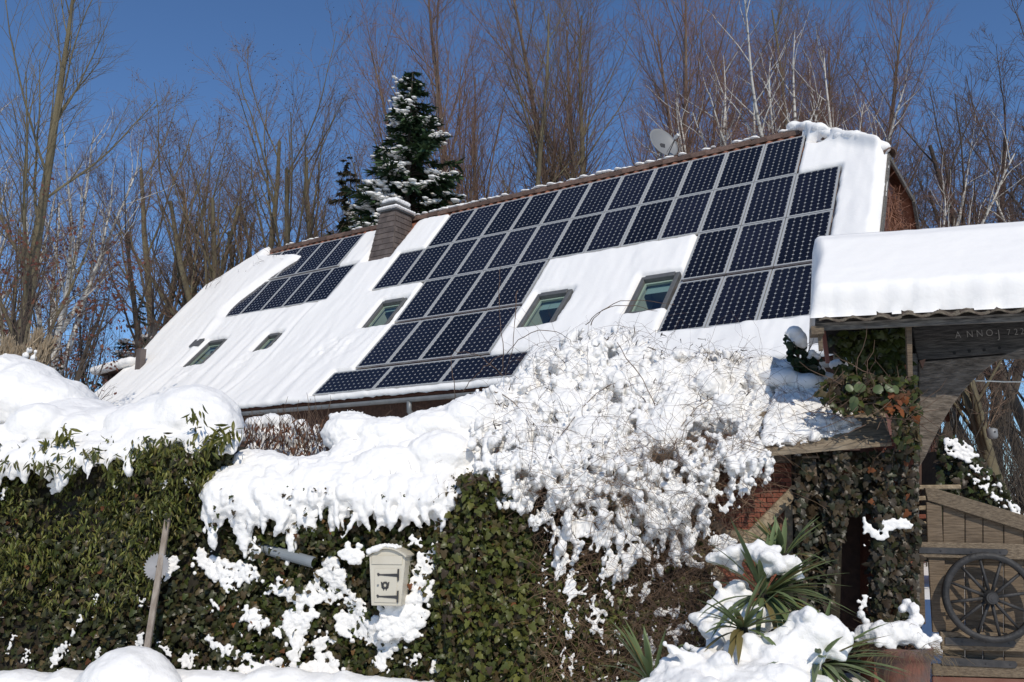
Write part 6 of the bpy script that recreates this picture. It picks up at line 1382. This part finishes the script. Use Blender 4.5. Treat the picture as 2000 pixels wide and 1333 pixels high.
# ------------------------------------------------------------------ beyond the gate
sb_ = empty('snowy_bush', 'dark ivy covered bush sprinkled with snow behind the gate', 'bush', tuple(at(1900, 980, 11.)))
q = fill([(1840, 850), (1875, 855), (1925, 905), (1960, 950), (1990, 1000), (2060, 1010), (2060, 1060), (1830, 1060), (1830, 930)], 1700)
leaves(sb_, 'ivy_leaf', np.stack([at(x, y, 11 + RNG.uniform(-.5, .3)) for x, y in q]), (.07, .12), np.concatenate([GREENS[[0, 3]], BROWNS[[1, 2]]]) * .9, single=60)
b_ = MB().prism([at(x, y, 11.3) for x, y in ((1845, 880), (1875, 880), (1925, 925), (1990, 1020), (2060, 1030), (2060, 1100), (1830, 1100), (1832, 940))], np.array([0, .8, 0])).build('core', DARKSOIL, sb_); b_.location = -sb_.location
lc, lr = [], []
for x, y in np.concatenate([fill([(1842, 855), (1880, 860), (1910, 890), (1895, 905), (1845, 885)], 110), fill([(1900, 890), (1960, 950), (2000, 1000), (1960, 1010), (1890, 930)], 70), fill([(1960, 985), (2060, 985), (2060, 1030), (1990, 1030)], 40)]): lump(x, y, 10.5, RNG.uniform(1.2, 4.2))
snow_mass('far_bush_snow', 'clumps of snow on the dark bush behind the gate', lc, np.array(lr), .012, .03, .05, 0)
thk = empty('undergrowth', 'brown twiggy undergrowth in the wood beyond the gateway', 'undergrowth', tuple(at(1920, 960, 16))); thk['kind'] = 'stuff'
q = RNG.uniform((1780, 700), (2150, 960), (1700, 2)); Yq = RNG.uniform(15, 30, len(q)); bp = np.stack([at(x, 960, y_) for (x, _), y_ in zip(q, Yq)]); bp[:, 2] = ground_z(bp[:, 0], bp[:, 1])
twigs('stems', thk, bp, RNG.normal(size=(len(q), 3)) * np.array([.35, .35, .1]) + UP, RNG.uniform(1.2, 4.5, len(q)), RNG.uniform(.006, .014, len(q)), BARK_DARK, npt=6, wig=.18)
q = RNG.uniform(0, 1, (900, 2)); bp = np.stack([-14 + q[:, 0] * 8 - 4, 21 + q[:, 1] * 16, np.full(len(q), .5)], 1)
thl = empty('undergrowth', 'bare twiggy undergrowth left of the house behind the hedge', 'undergrowth', (-15, 25, .5)); thl['kind'] = 'stuff'
twigs('stems', thl, bp, RNG.normal(size=(len(q), 3)) * np.array([.4, .4, .1]) + UP, RNG.uniform(1.2, 4.2, len(q)), RNG.uniform(.006, .014, len(q)), TW_DARK, npt=6, wig=.18)
m = MB(); m.tube([gp(1905, 744, BOFF - .3), gp(1930, 744.5, -.9), gp(1960, 746, -1.1), gp(2010, 746, -1.4), gp(2200, 742, -2)], .006, 6)
o = m.build('cable', mat('white_cable', (.65, .65, .6), .5), smooth=True); tag(o, 'white cable strung behind the arch towards the right', 'cable')
lp = at(1938, 847, 14.5); nb_ = empty('nesting_box', 'rounded grey nesting box on the trunk under the arch', 'nesting box', tuple(lp))
kid(MB().tube([lp + UP * .09, lp + UP * .07, lp - UP * .05, lp - UP * .09], [.05, .085, .085, .06], 12).build('body', DISH, smooth=True), nb_); kid(MB().tube([lp + np.array([0, -.084, .02]), lp + np.array([0, -.09, .02])], .016, 10).build('entrance_hole', IRON), nb_)

# thin steam drifting from the vent by the far left roof edge
sm = bpy.data.materials.new('steam'); sm.use_nodes = True; t_ = sm.node_tree; n_ = t_.nodes; n_.remove(n_['Principled BSDF'])
pvn = n_.new('ShaderNodeVolumePrincipled'); pvn.inputs['Color'].default_value = (.9, .9, .92, 1); tcn = n_.new('ShaderNodeTexCoord'); nzn = n_.new('ShaderNodeTexNoise'); nzn.inputs['Scale'].default_value = 3.0
t_.links.new(tcn.outputs['Object'], nzn.inputs['Vector']); rmp = n_.new('ShaderNodeMapRange'); rmp.inputs[1].default_value = .45; rmp.inputs[2].default_value = .75; rmp.inputs[3].default_value = 0; rmp.inputs[4].default_value = .9
t_.links.new(nzn.outputs['Fac'], rmp.inputs[0]); t_.links.new(rmp.outputs[0], pvn.inputs['Density']); t_.links.new(pvn.outputs[0], n_['Material Output'].inputs['Volume'])
ce = at(284, 668, 24.6); V = ICO_V * np.array([.32, .32, .85]); V[:, 0] += V[:, 2] * .35
o = obj('steam', mesh_np('steam', V + ce, ICO_F, sm, True)); tag(o, 'faint steam rising beside the far left roof edge', 'steam', kind='stuff')
